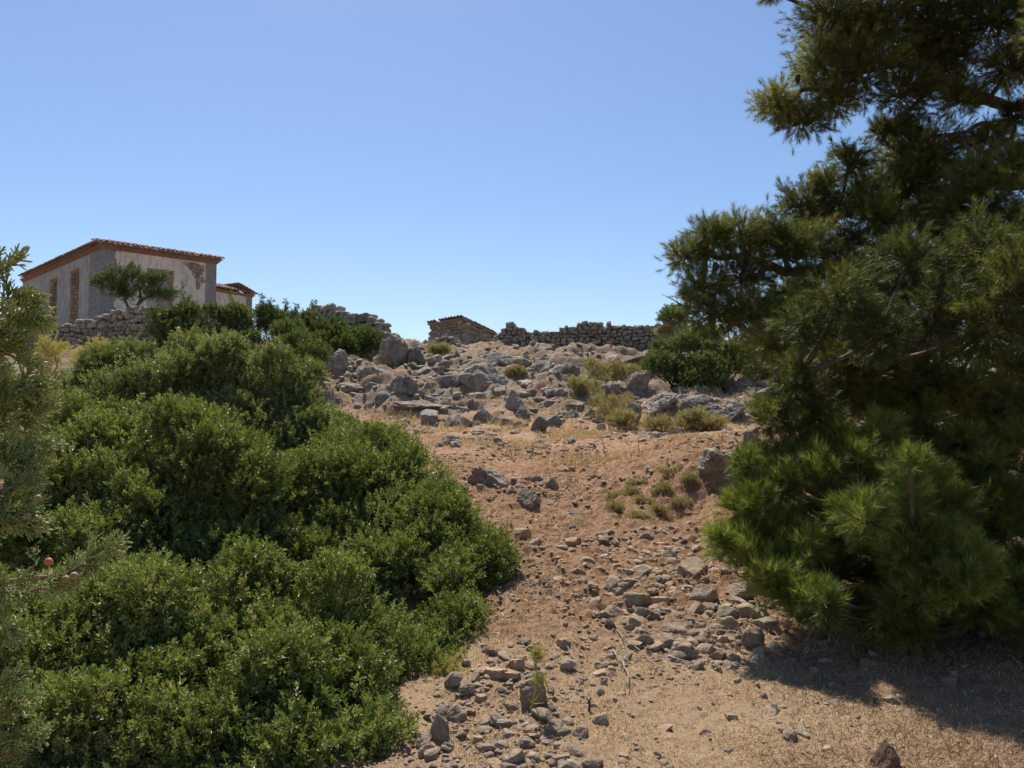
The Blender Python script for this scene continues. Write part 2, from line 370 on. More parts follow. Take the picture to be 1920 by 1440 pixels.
# tall pieces first: hand placed boulders  (px, py centre, width, height in photo pixels, lean, seed, name, label)
BOULDERS = [
 (742, 669, 68, 88, 6, 11, 'tallest upright boulder, rounded and split, on the slope below the hut', 'boulder'),
 (783, 678, 38, 58, -10, 12, 'grey boulder leaning against the right side of the tallest upright boulder', 'boulder'),
 (632, 682, 58, 60, 0, 13, 'white-spotted boulder at the left end of the rocky slope, under the dark shrub', 'boulder'),
 (680, 664, 35, 38, 0, 14, 'small egg shaped boulder left of the tallest upright boulder', 'boulder'),
 (752, 729, 70, 58, 0, 15, 'rounded brown boulder just below the tallest upright boulder', 'boulder'),
 (905, 712, 96, 74, 0, 16, 'biggest round grey boulder at the middle of the rocky slope', 'boulder'),
 (848, 722, 56, 44, 0, 17, 'squat brown rock at the left foot of the biggest round boulder', 'boulder'),
 (700, 706, 60, 44, 0, 18, 'reddish low rock between the egg shaped boulder and the brown boulder', 'boulder'),
 (664, 728, 62, 26, 0, 19, 'flat pinkish slab at the left edge of the rocky slope', 'boulder'),
 (832, 690, 24, 32, 0, 20, 'small upright rock between the two largest boulders', 'boulder'),
 (856, 668, 24, 26, 0, 21, 'small square rock below the pointed stone', 'boulder'),
 (842, 638, 32, 46, 0, 22, 'pointed standing stone in front of the little hut', 'boulder'),
 (798, 643, 20, 16, 0, 23, 'pale rock on the crest left of the pointed standing stone', 'boulder'),
 (946, 676, 46, 34, 0, 24, 'pale rock resting behind the biggest round boulder', 'boulder'),
 (962, 760, 56, 66, 0, 25, 'triangular grey boulder with a sharp top at the foot of the slope', 'boulder'),
 (980, 778, 42, 38, 0, 26, 'dark rounded rock on the right flank of the triangular boulder', 'boulder'),
 (906, 780, 48, 40, 0, 27, 'grey rock lying left of the triangular boulder', 'boulder'),
 (790, 762, 130, 26, 0, 28, 'long dark weathered ledge below the round boulders', 'boulder'),
 (985, 654, 36, 18, 0, 29, 'flat topped pale rock near the left end of the long wall', 'boulder'),
 (1024, 660, 36, 26, 0, 30, 'rounded pale rock right of the flat topped one under the wall', 'boulder'),
 (976, 680, 48, 26, 0, 31, 'wide grey rock under the flat topped pale rock', 'boulder'),
 (1018, 688, 52, 30, 0, 32, 'wide grey rock in the middle row below the wall', 'boulder'),
 (1062, 702, 52, 36, 0, 33, 'smooth block shaped grey boulder right of the middle row', 'boulder'),
 (1034, 704, 36, 26, 0, 34, 'small rock tucked against the smooth block shaped boulder', 'boulder'),
 (1100, 676, 70, 28, -14, 35, 'long sloping grey slab under the middle of the wall', 'boulder'),
 (1142, 676, 46, 26, -8, 36, 'wide ribbed rock right of the long sloping slab', 'boulder'),
 (1112, 690, 40, 20, 0, 37, 'low crumbled rock under the ribbed rock', 'boulder'),
 (1182, 678, 84, 24, -34, 38, 'steeply tilted pale slab beside the green shrub', 'boulder'),
 (1186, 722, 64, 52, -20, 39, 'dark cracked boulder under the tilted pale slab', 'boulder'),
 (1146, 736, 40, 44, -20, 40, 'grey boulder left of the dark cracked one, behind the dry bush', 'boulder'),
 (1236, 758, 76, 60, -24, 41, 'large leaning boulder below the green shrub', 'boulder'),
 (1184, 776, 42, 48, 0, 42, 'rounded boulder at the foot of the large leaning one', 'boulder'),
 (1306, 764, 88, 56, 0, 43, 'broad flat faced boulder in the shade of the green shrub', 'boulder'),
 (1073, 776, 32, 20, 0, 44, 'small dark rock right of the triangular boulder', 'boulder'),
 (1104, 776, 26, 22, 0, 45, 'small grey rock left of the dry bush', 'boulder'),
 (1012, 797, 34, 40, 0, 46, 'stubby stacked rock at the lower edge of the slope', 'boulder'),
 (1370, 776, 60, 44, 0, 47, 'pale broken rock right of the broad boulder', 'boulder'),
 (1450, 738, 90, 36, -6, 48, 'tan rock face at the right end of the slope, under the pine branches', 'boulder'),
 (1406, 826, 36, 54, 10, 49, 'grey rock standing at the end of the terrace under the pine', 'boulder'),
 (1342, 868, 78, 62, 0, 50, 'large pale rock jutting from the bank left of the young pine', 'boulder'),
 (1388, 848, 36, 20, 0, 51, 'pale cap rock on the bank touching the pine branches', 'boulder'),
 (916, 897, 78, 52, 6, 52, 'dark grey boulder at the top of the bank beside the big green bush', 'boulder'),
 (990, 938, 44, 50, 0, 53, 'jagged dark rock in the bank right of the dark grey boulder', 'boulder'),
 (1034, 908, 28, 32, 0, 54, 'small jagged rock above the jagged dark one', 'boulder'),
 (1002, 896, 34, 18, 0, 55, 'flat broken stone at the lip of the bank', 'boulder'),
 (960, 928, 20, 26, 0, 56, 'narrow dark stone between the dark boulder and the jagged rock', 'boulder'),
 (846, 822, 42, 16, 0, 57, 'low dark rough stone on the terrace beside the big bush', 'boulder'),
 (1358, 1028, 66, 52, 20, 58, 'dark sloping rock half under the left edge of the young pine', 'boulder'),
 (1342, 998, 32, 14, 0, 59, 'flat pale stone on top of the dark sloping rock', 'boulder'),
 (1388, 1108, 58, 52, 12, 60, 'large pale rock with a flat bright top beside the young pine', 'boulder'),
 (1438, 1136, 38, 30, 0, 61, 'grey stone right of the large pale flat topped rock', 'boulder'),
 (1412, 1200, 44, 52, 0, 62, 'largest rounded grey stone at the right end of the stone pile', 'boulder'),
 (1286, 1222, 54, 38, 0, 63, 'rough rounded grey stone at the lower edge of the stone pile', 'boulder'),
 (1246, 1002, 40, 28, 0, 64, 'dark block on the bank above the stone pile', 'boulder'),
 (1226, 994, 14, 22, 20, 65, 'thin dark stone leaning on the dark block', 'boulder'),
 (1080, 989, 28, 18, 0, 66, 'lone square dark stone in the middle of the bank', 'boulder'),
 (980, 1003, 34, 30, 0, 67, 'brown split stone on the bank close to the big bush', 'boulder'),
 (1000, 1302, 52, 76, 0, 68, 'tallest foreground rock with a pale top and the yellow plant beside it', 'boulder'),
 (824, 1368, 48, 64, 10, 69, 'wedge shaped brown stone at the lower left near the bush', 'boulder'),
 (855, 1340, 50, 38, 0, 70, 'dark rough rock just behind the wedge shaped stone', 'boulder'),
 (876, 1293, 32, 26, 0, 71, 'rough grey stone at the foot of the bush, above the dark rough rock', 'boulder'),
 (850, 1276, 36, 38, 0, 72, 'upright dark stone in the shade of the bush edge', 'boulder'),
 (806, 1408, 44, 30, 14, 73, 'pale tilted stone at the lower left corner of the stony ground', 'boulder'),
 (838, 1402, 34, 26, 0, 74, 'smooth buff stone below the wedge shaped stone', 'boulder'),
 (965, 1422, 48, 40, -26, 75, 'angular grey slab at the bottom edge of the picture', 'boulder'),
 (1662, 1422, 62, 74, 12, 76, 'reddish brown blocky rock cut by the bottom edge, in front of the pine shadow', 'boulder'),
]
used_spots = []
def place_rock(px, py, w, h, lean, seed, name, label, cat, mat, n=5, group=None, depth=.85, planes=10, p=12, rough=.07, sink=.12, data=None, boxy=0):
    b = ghit(px, min(py + h * (.5 - sink), 1500))
    if b is None: b = at(px, py + h / 2, 27)
    D = b[1] + .25 * w / F * b[1]
    c = at(px, py + h * sink * .3, D)
    hw, hh = w / F * D / 2, h / F * D / 2
    g = H(c[0], c[1], False)
    zlo = min(c[2] - hh, g - .1 * hh)            # reaches into the ground
    ztop = c[2] + hh * (1 - .0)
    hz = (ztop - zlo) / 2; zc = (ztop + zlo) / 2
    if data is None:
        V, Fc = rock(seed, n, planes, p, rough, boxy)
        if lean:
            a = R(lean); Rm = np.array([[math.cos(a), 0, math.sin(a)], [0, 1, 0], [-math.sin(a), 0, math.cos(a)]]) 
            S = np.diag([1, 1, hz / hw]); V = (V * [1, 1, .8]) @ S @ Rm.T; V /= np.abs(V).max(0)
        V = V * [hw, hw * depth, hz]; rot = 0
        # fine relief
        V = V * (1 + .035 * fbm(V * (4 / max(hw, .03)), 5, seed + 5, .65)[:, None] - .1 * (np.maximum(0, .16 - np.abs(fbm(V * (1.6 / max(hw, .03)), 3, seed + 9))) / .16)[:, None] ** 2 + .012 * fbm(V * (14 / max(hw, .03)), 3, seed + 15)[:, None])
        o = obj(name, mesh_np(name, V, Fc, None, True, mat))
    else:
        o = obj(name, data); o.scale = (hw, hw * depth, hz); o.rotation_euler = (random.uniform(-.25, .25), random.uniform(-.25, .25), random.uniform(0, 6.28))
    o.location = (float(c[0]), float(c[1]), float(zc))
    used_spots.append((px, py, w, h))
    return tag(o, label, cat, group)
for (px, py, w, h, lean, seed, label, nm) in BOULDERS:
    big = w * h > 2600
    sharp = 'triangular' in label or 'pointed' in label or 'wedge' in label
    o = place_rock(px, py, w, h, lean, seed, nm, label, 'boulder' if (py < 880 or w > 50) else 'stone', M['boulder'] if py < 900 else M['rock'] if py < 1000 else M['brown_rock'] if 'reddish brown blocky' in label else M['field_stone'],
                   n=6 if w * h > 1800 else 5, planes=7 if sharp else 12 if big else 8, p=24 if sharp else 13 if (py < 740 and big) else 28, rough=.11 if py < 900 else .06)
    if sharp:       # draw the top in to a point
        me = o.data; V = np.empty(len(me.vertices) * 3); me.vertices.foreach_get('co', V); V = V.reshape(-1, 3)
        t = (V[:, 2] - V[:, 2].min()) / np.ptp(V[:, 2]); V[:, :2] *= ((1.15 - .85 * t ** 1.2) if 'wedge' not in label else (1.0 - .45 * t))[:, None]
        me.vertices.foreach_set('co', V.astype(np.float32).ravel()); me.update()
    if 'split' in label and w > 60:
        me = o.data; V = np.empty(len(me.vertices) * 3); me.vertices.foreach_get('co', V); V = V.reshape(-1, 3)
        hw = np.ptp(V[:, 0]) / 2; hz = np.ptp(V[:, 2]) / 2
        for (a, b_, off, dep) in ((.35, .94, .05, .12), (-.2, .98, -.1, .05)):
            dd = np.abs(V[:, 0] / hw * b_ - V[:, 2] / hz * a - off + .06 * fbm(V * 5, 3, 3)); front = V[:, 1] < .2 * hw
            V *= np.where(front, 1 - dep * np.exp(-(dd / .045) ** 2), 1)[:, None]
        me.vertices.foreach_set('co', V.astype(np.float32).ravel()); me.update()

PROTO = []
for k in range(26):
    V, Fc = rock(200 + k, 4, rng.integers(5, 9), 40, .04, boxy=1 if k % 4 == 0 else 0, freq=3)
    PROTO.append((V, Fc))
def proto_mesh(k, mat): 
    V, Fc = PROTO[k]; return mesh_np('stone_%d' % k, V * (1 + .012 * fbm(V * 9, 2, k))[:, None], Fc, None, False, mat)
P_FIELD = [proto_mesh(k, M['field_stone']) for k in range(26)]
P_HILL = [proto_mesh(k, M['boulder']) for k in range(26)]
def free(px, py, w, f=.55):
    for (a, b, c, d) in used_spots:
        if abs(px - a) < (w + c) * f * .5 and abs(py - b) < (w * .7 + d) * f * .5: return False
    return True
def inpoly(x, y, P):
    c = False; n = len(P)
    for i in range(n):
        (x1, y1), (x2, y2) = P[i], P[i - 1]
        if (y1 > y) != (y2 > y) and x < (x2 - x1) * (y - y1) / (y2 - y1) + x1: c = not c
    return c
def zone(poly, n, smin, smax, datas, label, group, cat='stone', flatness=(.5, .8), f=.55, tries=40):
    xs = [p[0] for p in poly]; ys = [p[1] for p in poly]; done = 0; t = 0
    while done < n and t < n * tries:
        t += 1; x = random.uniform(min(xs), max(xs)); y = random.uniform(min(ys), max(ys))
        if not inpoly(x, y, poly): continue
        s = smin + (smax - smin) * random.random() ** 1.5
        if not free(x, y, s, f): continue
        place_rock(x, y, s, s * random.uniform(*flatness), 0, 0, 'stone' if cat == 'stone' else 'rock', label, cat, None, group=group, data=random.choice(datas), depth=random.uniform(.55, 1), sink=.2)
        done += 1
zone([(1150, 1060), (1330, 1060), (1450, 1130), (1470, 1230), (1330, 1240), (1200, 1215), (1130, 1160)], 112, 18, 56, P_FIELD,
     'angular grey stone heaped in the loose stone pile left of the young pine', 'stones of the loose pile', f=.42, flatness=(.45, 1.0))
zone([(985, 1010), (1180, 1000), (1300, 1010), (1290, 1075), (1150, 1140), (990, 1130)], 60, 14, 44, P_FIELD,
     'grey brown stone scattered down the red bank above the pile', 'stones scattered on the red bank')
zone([(930, 1230), (1160, 1240), (1140, 1330), (1110, 1440), (780, 1440), (800, 1330), (870, 1280)], 64, 10, 48, P_FIELD,
     'pale angular stone in the stony patch in front of the big bush', 'stones of the foreground patch', f=.7, flatness=(.35, .9))
zone([(1120, 1250), (1420, 1260), (1640, 1360), (1600, 1440), (1130, 1440)], 26, 9, 30, P_FIELD,
     'small stone lying on the dry grass in the right foreground', 'stones on the dry grass', flatness=(.35, .6))
zone([(1420, 1170), (1900, 1180), (1900, 1380), (1640, 1330), (1460, 1240)], 18, 10, 30, P_FIELD,
     'stone lying in the shade under the young pines', 'stones in the pine shade')
zone([(620, 650), (780, 650), (1000, 650), (1200, 672), (1170, 760), (1060, 800), (900, 800), (740, 775), (640, 740)], 110, 13, 46, P_HILL,
     'grey rock lying among the boulders of the slope below the long wall', 'rocks among the boulders', 'rock', f=.5, flatness=(.45, .85))
zone([(630, 650), (720, 640), (880, 655), (1000, 700), (1000, 770), (840, 775), (680, 750)], 46, 24, 60, P_HILL,
     'large pale rock packed between the round boulders left of centre on the slope', 'large rocks of the boulder cluster', 'rock', f=.42, flatness=(.5, .95))
zone([(780, 780), (1000, 790), (1160, 800), (1380, 810), (1380, 850), (900, 850), (830, 815)], 34, 7, 20, P_FIELD,
     'small stone lying on the flat terrace', 'stones on the terrace', flatness=(.4, .6))
zone([(930, 880), (1300, 880), (1330, 980), (1000, 985)], 30, 8, 22, P_FIELD,
     'dark stone sticking out of the upper bank', 'stones in the upper bank')

# small gravel and clods nobody could count
def pebbles(name, n, ylo, yhi, ulo, uhi, smin, smax, mat, label, pw=1.0, mask=None, sub=1, grow=False):
    lib = []
    for k in range(8):
        V, Fc = rock(500 + k, sub, 9, 14, .06, boxy=k % 2); lib.append((V, Fc, np.zeros(len(V))))
    y = ylo * (yhi / ylo) ** rng.random(n); x = rng.uniform(ulo, uhi, n) * y
    if mask is not None:
        k = rng.random(n) < mask(x, y); x, y = x[k], y[k]; n = len(x)
    s = (smin + (smax - smin) * rng.random(n) ** 3) * (np.clip(y / 6, .8, 1.8) if grow else 1)
    z = H(x, y) + s * .15; pos = np.stack([x, y, z], -1)
    rot = frames(np.array([[0, 0, 1.]]) + rng.normal(size=(n, 3)) * .25) * np.stack([np.full(n, 1.), rng.uniform(.6, 1, n), rng.uniform(.35, .7, n)], -1)[:, None, :]
    mb = MB(); scatter(lib, pos, rot, s, rng.random(n), mb)
    o = mb.build(name, mat, smooth=False); return tag(o, label, 'gravel', kind='stuff')
def m_bank(x, y):
    u = x / y
    n = fbm(np.stack([x, y, 0 * x], -1) * 1.1, 3, 77)
    return np.clip(.3 + n * 1.5 - .5 * sstep(.15, .3, u) * (y < 5.2), .05, 1)
def m_pile(x, y): 
    n = fbm(np.stack([x, y, 0 * x], -1) * 1.5, 3, 78); u = x / y
    return np.clip(np.exp(-((u - .22) / .09) ** 2) * (y > 5.2) + .4 * np.exp(-((u - .0) / .08) ** 2) * (y < 5.6) + n * .25, 0, 1)
pebbles('gravel', 42000, 3.6, 14, -.15, .62, .004, .024, M['pebble'], 'small gravel and clods strewn over the track and bank', mask=m_bank, grow=True)
pebbles('rubble', 3600, 4.0, 8.5, -.15, .42, .016, .06, M['pebble'], 'fist sized rubble filling the gaps of the stone pile and patch', mask=m_pile, sub=2)
pebbles('scree', 5500, 13, 30, -.3, .36, .02, .13, M['wall_stone'], 'broken scree between the boulders of the rocky slope', mask=lambda x, y: np.clip(sstep(16.5, 18.5, y) + .12, 0, 1), sub=2)

# ------------------------------------------------------------ dry grass and litter
def blades(name, n, ylo, yhi, ulo, uhi, hmin, hmax, mat, label, mask, lean=.5, width=.0016, cat='grass'):
    y = ylo * (yhi / ylo) ** rng.random(n); x = rng.uniform(ulo, uhi, n) * y
    k = rng.random(n) < mask(x, y); x, y = x[k], y[k]; n = len(x)
    P = np.stack([x, y, H(x, y)], -1); h = hmin + (hmax - hmin) * rng.random(n) ** 1.5
    d = np.array([0, 0, 1.]) + rng.normal(size=(n, 3)) * lean; d /= np.linalg.norm(d, axis=1)[:, None]; d[:, 2] = np.abs(d[:, 2])
    s = np.cross(d, rdir(n)); s /= np.linalg.norm(s, axis=1)[:, None]; w = width * (1 + .08 * y)
    mid = P + d * (h * .55)[:, None]; d2 = d + rng.normal(size=(n, 3)) * .35; d2[:, 2] -= .2
    tip = mid + d2 / np.linalg.norm(d2, axis=1)[:, None] * (h * .5)[:, None]; tip[:, 2] = np.maximum(tip[:, 2], P[:, 2] + .003)
    V = np.stack([P - s * w[:, None], P + s * w[:, None], mid + s * (w * .8)[:, None], mid - s * (w * .8)[:, None], tip], 1).reshape(-1, 3)
    F0 = np.array([[0, 1, 2], [0, 2, 3], [3, 2, 4]]); Fc = (F0[None] + (np.arange(n) * 5)[:, None, None]).reshape(-1, 3)
    me = mesh_np(name, V, Fc, np.repeat(rng.random(n), 5), False, mat)
    return tag(obj(name, me), label, cat, kind='stuff')
def m_grass(x, y):
    n = fbm(np.stack([x, y, 0 * x], -1) * 1.3, 4, 61)
    n2 = fbm(np.stack([x, y, 0 * x], -1) * 6, 3, 62)
    return np.clip((1 - sstep(4.6, 6.4, y)) * .75 - .25 + n * 1.1 + n2 * 1.3, .03, 1)
blades('dry_grass', 70000, 3.5, 6.8, -.16, .62, .006, .026, M['straw'], 'short dry straw coloured grass on the flat foreground', m_grass, .8)
blades('straw_litter', 26000, 5.5, 12.5, -.1, .4, .02, .09, M['straw'], 'dead stalks and straw lying on the red bank', lambda x, y: np.clip(.25 + fbm(np.stack([x, y, 0 * x], -1) * 1.6, 3, 66) * 1.6, 0, 1), 2.2, .0018, 'litter')
blades('needle_litter', 30000, 3.8, 9, .24, .64, .02, .07, M['brown_litter'], 'brown fallen needles under the pines', lambda x, y: np.clip(sstep(.26, .36, x / y) * (.7 + fbm(np.stack([x, y, 0 * x], -1) * 2, 3, 69)), 0, 1), 2.5, .0012, 'litter')
blades('terrace_grass', 50000, 11, 19, -.14, .36, .03, .11, M['straw'], 'sparse dry grass covering the flat terrace', lambda x, y: np.clip(.5 + fbm(np.stack([x, y, 0 * x], -1) * .9, 3, 67) * 1.6, 0, 1), .5, .002)
blades('slope_grass', 60000, 16, 28, -.24, .36, .05, .22, M['straw'], 'tufts of dry grass between the boulders', lambda x, y: np.clip(fbm(np.stack([x, y, 0 * x], -1) * 1.3, 3, 68) * 4 - .5, 0, 1), .5, .002)

# ------------------------------------------------------------ dry stone walls
LIBW = []
for k in range(14):
    V, Fc = rock(300 + k, 2, 8, 16, .05, boxy=1); LIBW.append((V, Fc, np.zeros(len(V))))
def stones_wall(mb, A, B, z0, z1, ztops, th, sh, tight=1.0, ragged=.12, both=True):
    """stones in rough courses from A to B (xy); ztops(t) gives the top, z0/z1 the foot at both ends"""
    A = np.array(A, float); B = np.array(B, float); L = np.linalg.norm(B - A); T = (B - A) / L; Nn = np.array([T[1], -T[0]])
    if Nn[1] > 0: Nn = -Nn
    pos, rot, tin = [], [], []
    zmax = max(ztops(t) for t in np.linspace(0, 1, 30)); zmin = min(z0, z1)
    z = zmin
    while z < zmax + .1:
        ch = sh * random.uniform(.6, 1.3); s = random.uniform(-.2, 0)
        while s < L:
            w = ch * random.choice((.9, 1.1, 1.4, 1.8, 2.3)) * random.uniform(.8, 1.2); t = np.clip((s + w / 2) / L, 0, 1)
            foot = z0 + (z1 - z0) * t; top = ztops(t) + random.uniform(-ragged, ragged) * .6
            hh = ch * random.uniform(.9, 1.3)
            if z + ch * .5 < top and z + ch > foot - .1:
                for side in ((-1, 1) if both else (1,)):
                    c2 = A + T * (s + w / 2) + Nn * side * (th / 2 - .12 + random.uniform(-.03, .03)) * 1.0
                    pos.append([c2[0], c2[1], z + ch / 2 + random.uniform(-.035, .035)])
                    a = random.gauss(0, .15 if ragged else .05); ca, sa = math.cos(a), math.sin(a)
                    ex = np.array([T[0] * ca, T[1] * ca, sa]) * w / 2 * 1.12 * tight; ez = np.array([-T[0] * sa, -T[1] * sa, ca]) * hh / 2 * 1.1 * tight
                    ey = np.array([Nn[0], Nn[1], 0]) * max(.14, th * .28) * random.uniform(.85, 1.1)
                    rot.append(np.stack([ex, ey, ez], -1)); tin.append(random.random())
            s += w * .98
        z += ch * .97
    scatter(LIBW, np.array(pos), np.array(rot), np.ones(len(pos)), np.array(tin), mb)
def ptop(pts, A, B, Da, Db):
    """top line from picture points (px, py) on the wall between A and B"""
    T = []
    for px, py in pts:
        r = ray(px, py); r = r / r[1]; d = B - A
        # intersect the ray (in plan) with the wall line
        M_ = np.array([[r[0], -d[0]], [r[1], -d[1]]]); k, t = np.linalg.solve(M_, A); T.append((t, EYE[2] + r[2] * k))
    T.sort(); ts = [a for a, b in T]; zs = [b for a, b in T]
    return lambda t: float(np.interp(t, ts, zs))
def drywall(name, label, cat, pa, pb, Da, Db, tops, th=.6, sh=.12, core=True, mat='wall_stone', base=None):
    A = at(pa, 650, Da)[:2]; B = at(pb, 650, Db)[:2]; f = ptop(tops, A, B, Da, Db)
    z0 = float(H(A[0], A[1], False)) - .35; z1 = float(H(B[0], B[1], False)) - .35
    root = empty(name, (A[0], A[1], z0)); tag(root, label, cat)
    mb = MB(); stones_wall(mb, A, B, z0, z1, f, th, sh, 1.0, .05); mb.build('stone_facing', M[mat], root, smooth=True)
    mc = MB(); L = np.linalg.norm(B - A); T = (B - A) / L; Nn = np.array([-T[1], T[0]]); nseg = 16      # rubble core
    for k in range(nseg):
        t0, t1 = k / nseg, (k + 1) / nseg; p = A + (B - A) * t0 - Nn * (th / 2 - .2)
        zt = min(f(t0), f(t1)) - .16; zb = z0 + (z1 - z0) * t0 - .1
        if zt > zb: mc.box([p[0], p[1], zb], [*(T * L / nseg * .999), 0], [*(Nn * (th - .4)), 0], [0, 0, zt - zb], .3)
    mc.build('rubble_core', M[mat], root)
    return root
drywall('dry_stone_wall', 'long grey dry stone wall along the crest right of the hut', 'stone wall', 930, 1345, 27.5, 26.5,
        [(926, 646), (936, 622), (950, 611), (975, 613), (995, 622), (1040, 620), (1078, 613), (1085, 608), (1150, 609), (1235, 611), (1245, 606), (1345, 610)])
drywall('dry_stone_wall', 'stepped dry stone wall in front of the ruined house, behind the yellow plants', 'stone wall', -60, 330, 27.5, 26.5,
        [(-60, 640), (15, 640), (30, 618), (95, 612), (150, 612), (158, 602), (205, 596), (215, 588), (240, 582), (280, 578), (330, 590)], sh=.14)
drywall('stone_ruin', 'collapsed stone mound on the crest between the dark shrub and the hut', 'ruin', 585, 742, 27, 25.6,
        [(585, 590), (600, 575), (640, 578), (672, 586), (700, 597), (716, 604), (728, 622), (745, 650)], th=.66, sh=.17)
drywall('dry_stone_wall', 'low tumbled stretch of wall touching the front of the little hut', 'stone wall', 795, 868, 29, 28.5,
        [(790, 654), (806, 644), (822, 634), (850, 634), (868, 648)], sh=.16)

# ------------------------------------------------------------ buildings
def tiles_row(mb, P0, P1, up, n, r=.09, rows=3, rl=.4, jit=.02):
    """overlapping half-round tiles: P0->P1 along the eave, up = direction up the roof"""
    P0, P1, up = [np.asarray(v, float) for v in (P0, P1, up)]; e = (P1 - P0) / n; e_ = e / np.linalg.norm(e); up_ = up / np.linalg.norm(up)
    nr = np.cross(e_, up_); nr = nr if nr[2] > 0 else -nr
    an = np.linspace(0, math.pi, 6)
    for i in range(n):
        for j in range(rows):
            if random.random() < .03: continue
            c = P0 + e * (i + .5) + up_ * (rl * j * .85) + nr * (random.uniform(0, jit) + .01) + e_ * random.uniform(-jit, jit)
            ring = lambda q, rr: np.array([q + e_ * math.cos(a) * rr + nr * math.sin(a) * rr * .8 for a in an])
            lift = nr * .035; a0 = ring(c + lift - up_ * .06, r * 1.06); a1 = ring(c + up_ * rl, r * .9); b0 = ring(c + lift - up_ * .06 - nr * .02, r * .86)
            V = np.vstack([a0, a1, b0]); Fc = [[k, k + 1, k + 7, k + 6] for k in range(5)] + [[k, k + 1, k + 13, k + 12] for k in range(5)]
            mb.add(V, Fc, random.random())
def jamb(mb, c, T, Nn, h, th, sh=.17):
    """rough stones up one side of an opening: c foot point (xyz), Nn into the wall"""
    pos, rot, tin = [], [], []; z = 0
    while z < h:
        q = sh * random.uniform(.7, 1.3); s = 0
        while s < th:
            w = random.uniform(.18, .32)
            pos.append(c + np.array([*(Nn * (s + w / 2)), z + q / 2])); ex = np.array([*T, 0]) * random.uniform(.05, .1); ey = np.array([*Nn, 0]) * w * .55; ez = np.array([0, 0, q * .55])
            rot.append(np.stack([ex, ey, ez], -1)); tin.append(random.random()); s += w
        z += q
    scatter(LIBW, np.array(pos), np.array(rot), np.ones(len(pos)), np.array(tin), mb)
def wall_with_openings(mb, A, B, zb, zt, th, inn, ops):
    """A->B outer face; ops: list of (s0, s1, zlo, zhi)"""
    A = np.array(A); B = np.array(B); L = np.linalg.norm(B - A); T = (B - A) / L; s = 0
    bx = lambda a, b, c, d: mb.box([*(A + T * a), c], [*(T * (b - a)), 0], [*(inn * th), 0], [0, 0, d - c]) if b - a > .01 and d - c > .01 else None
    for (a, b, c, d) in sorted(ops):
        bx(s, a, zb, zt); bx(a, b, zb, c); bx(a, b, d, zt); s = b
    bx(s, L, zb, zt)
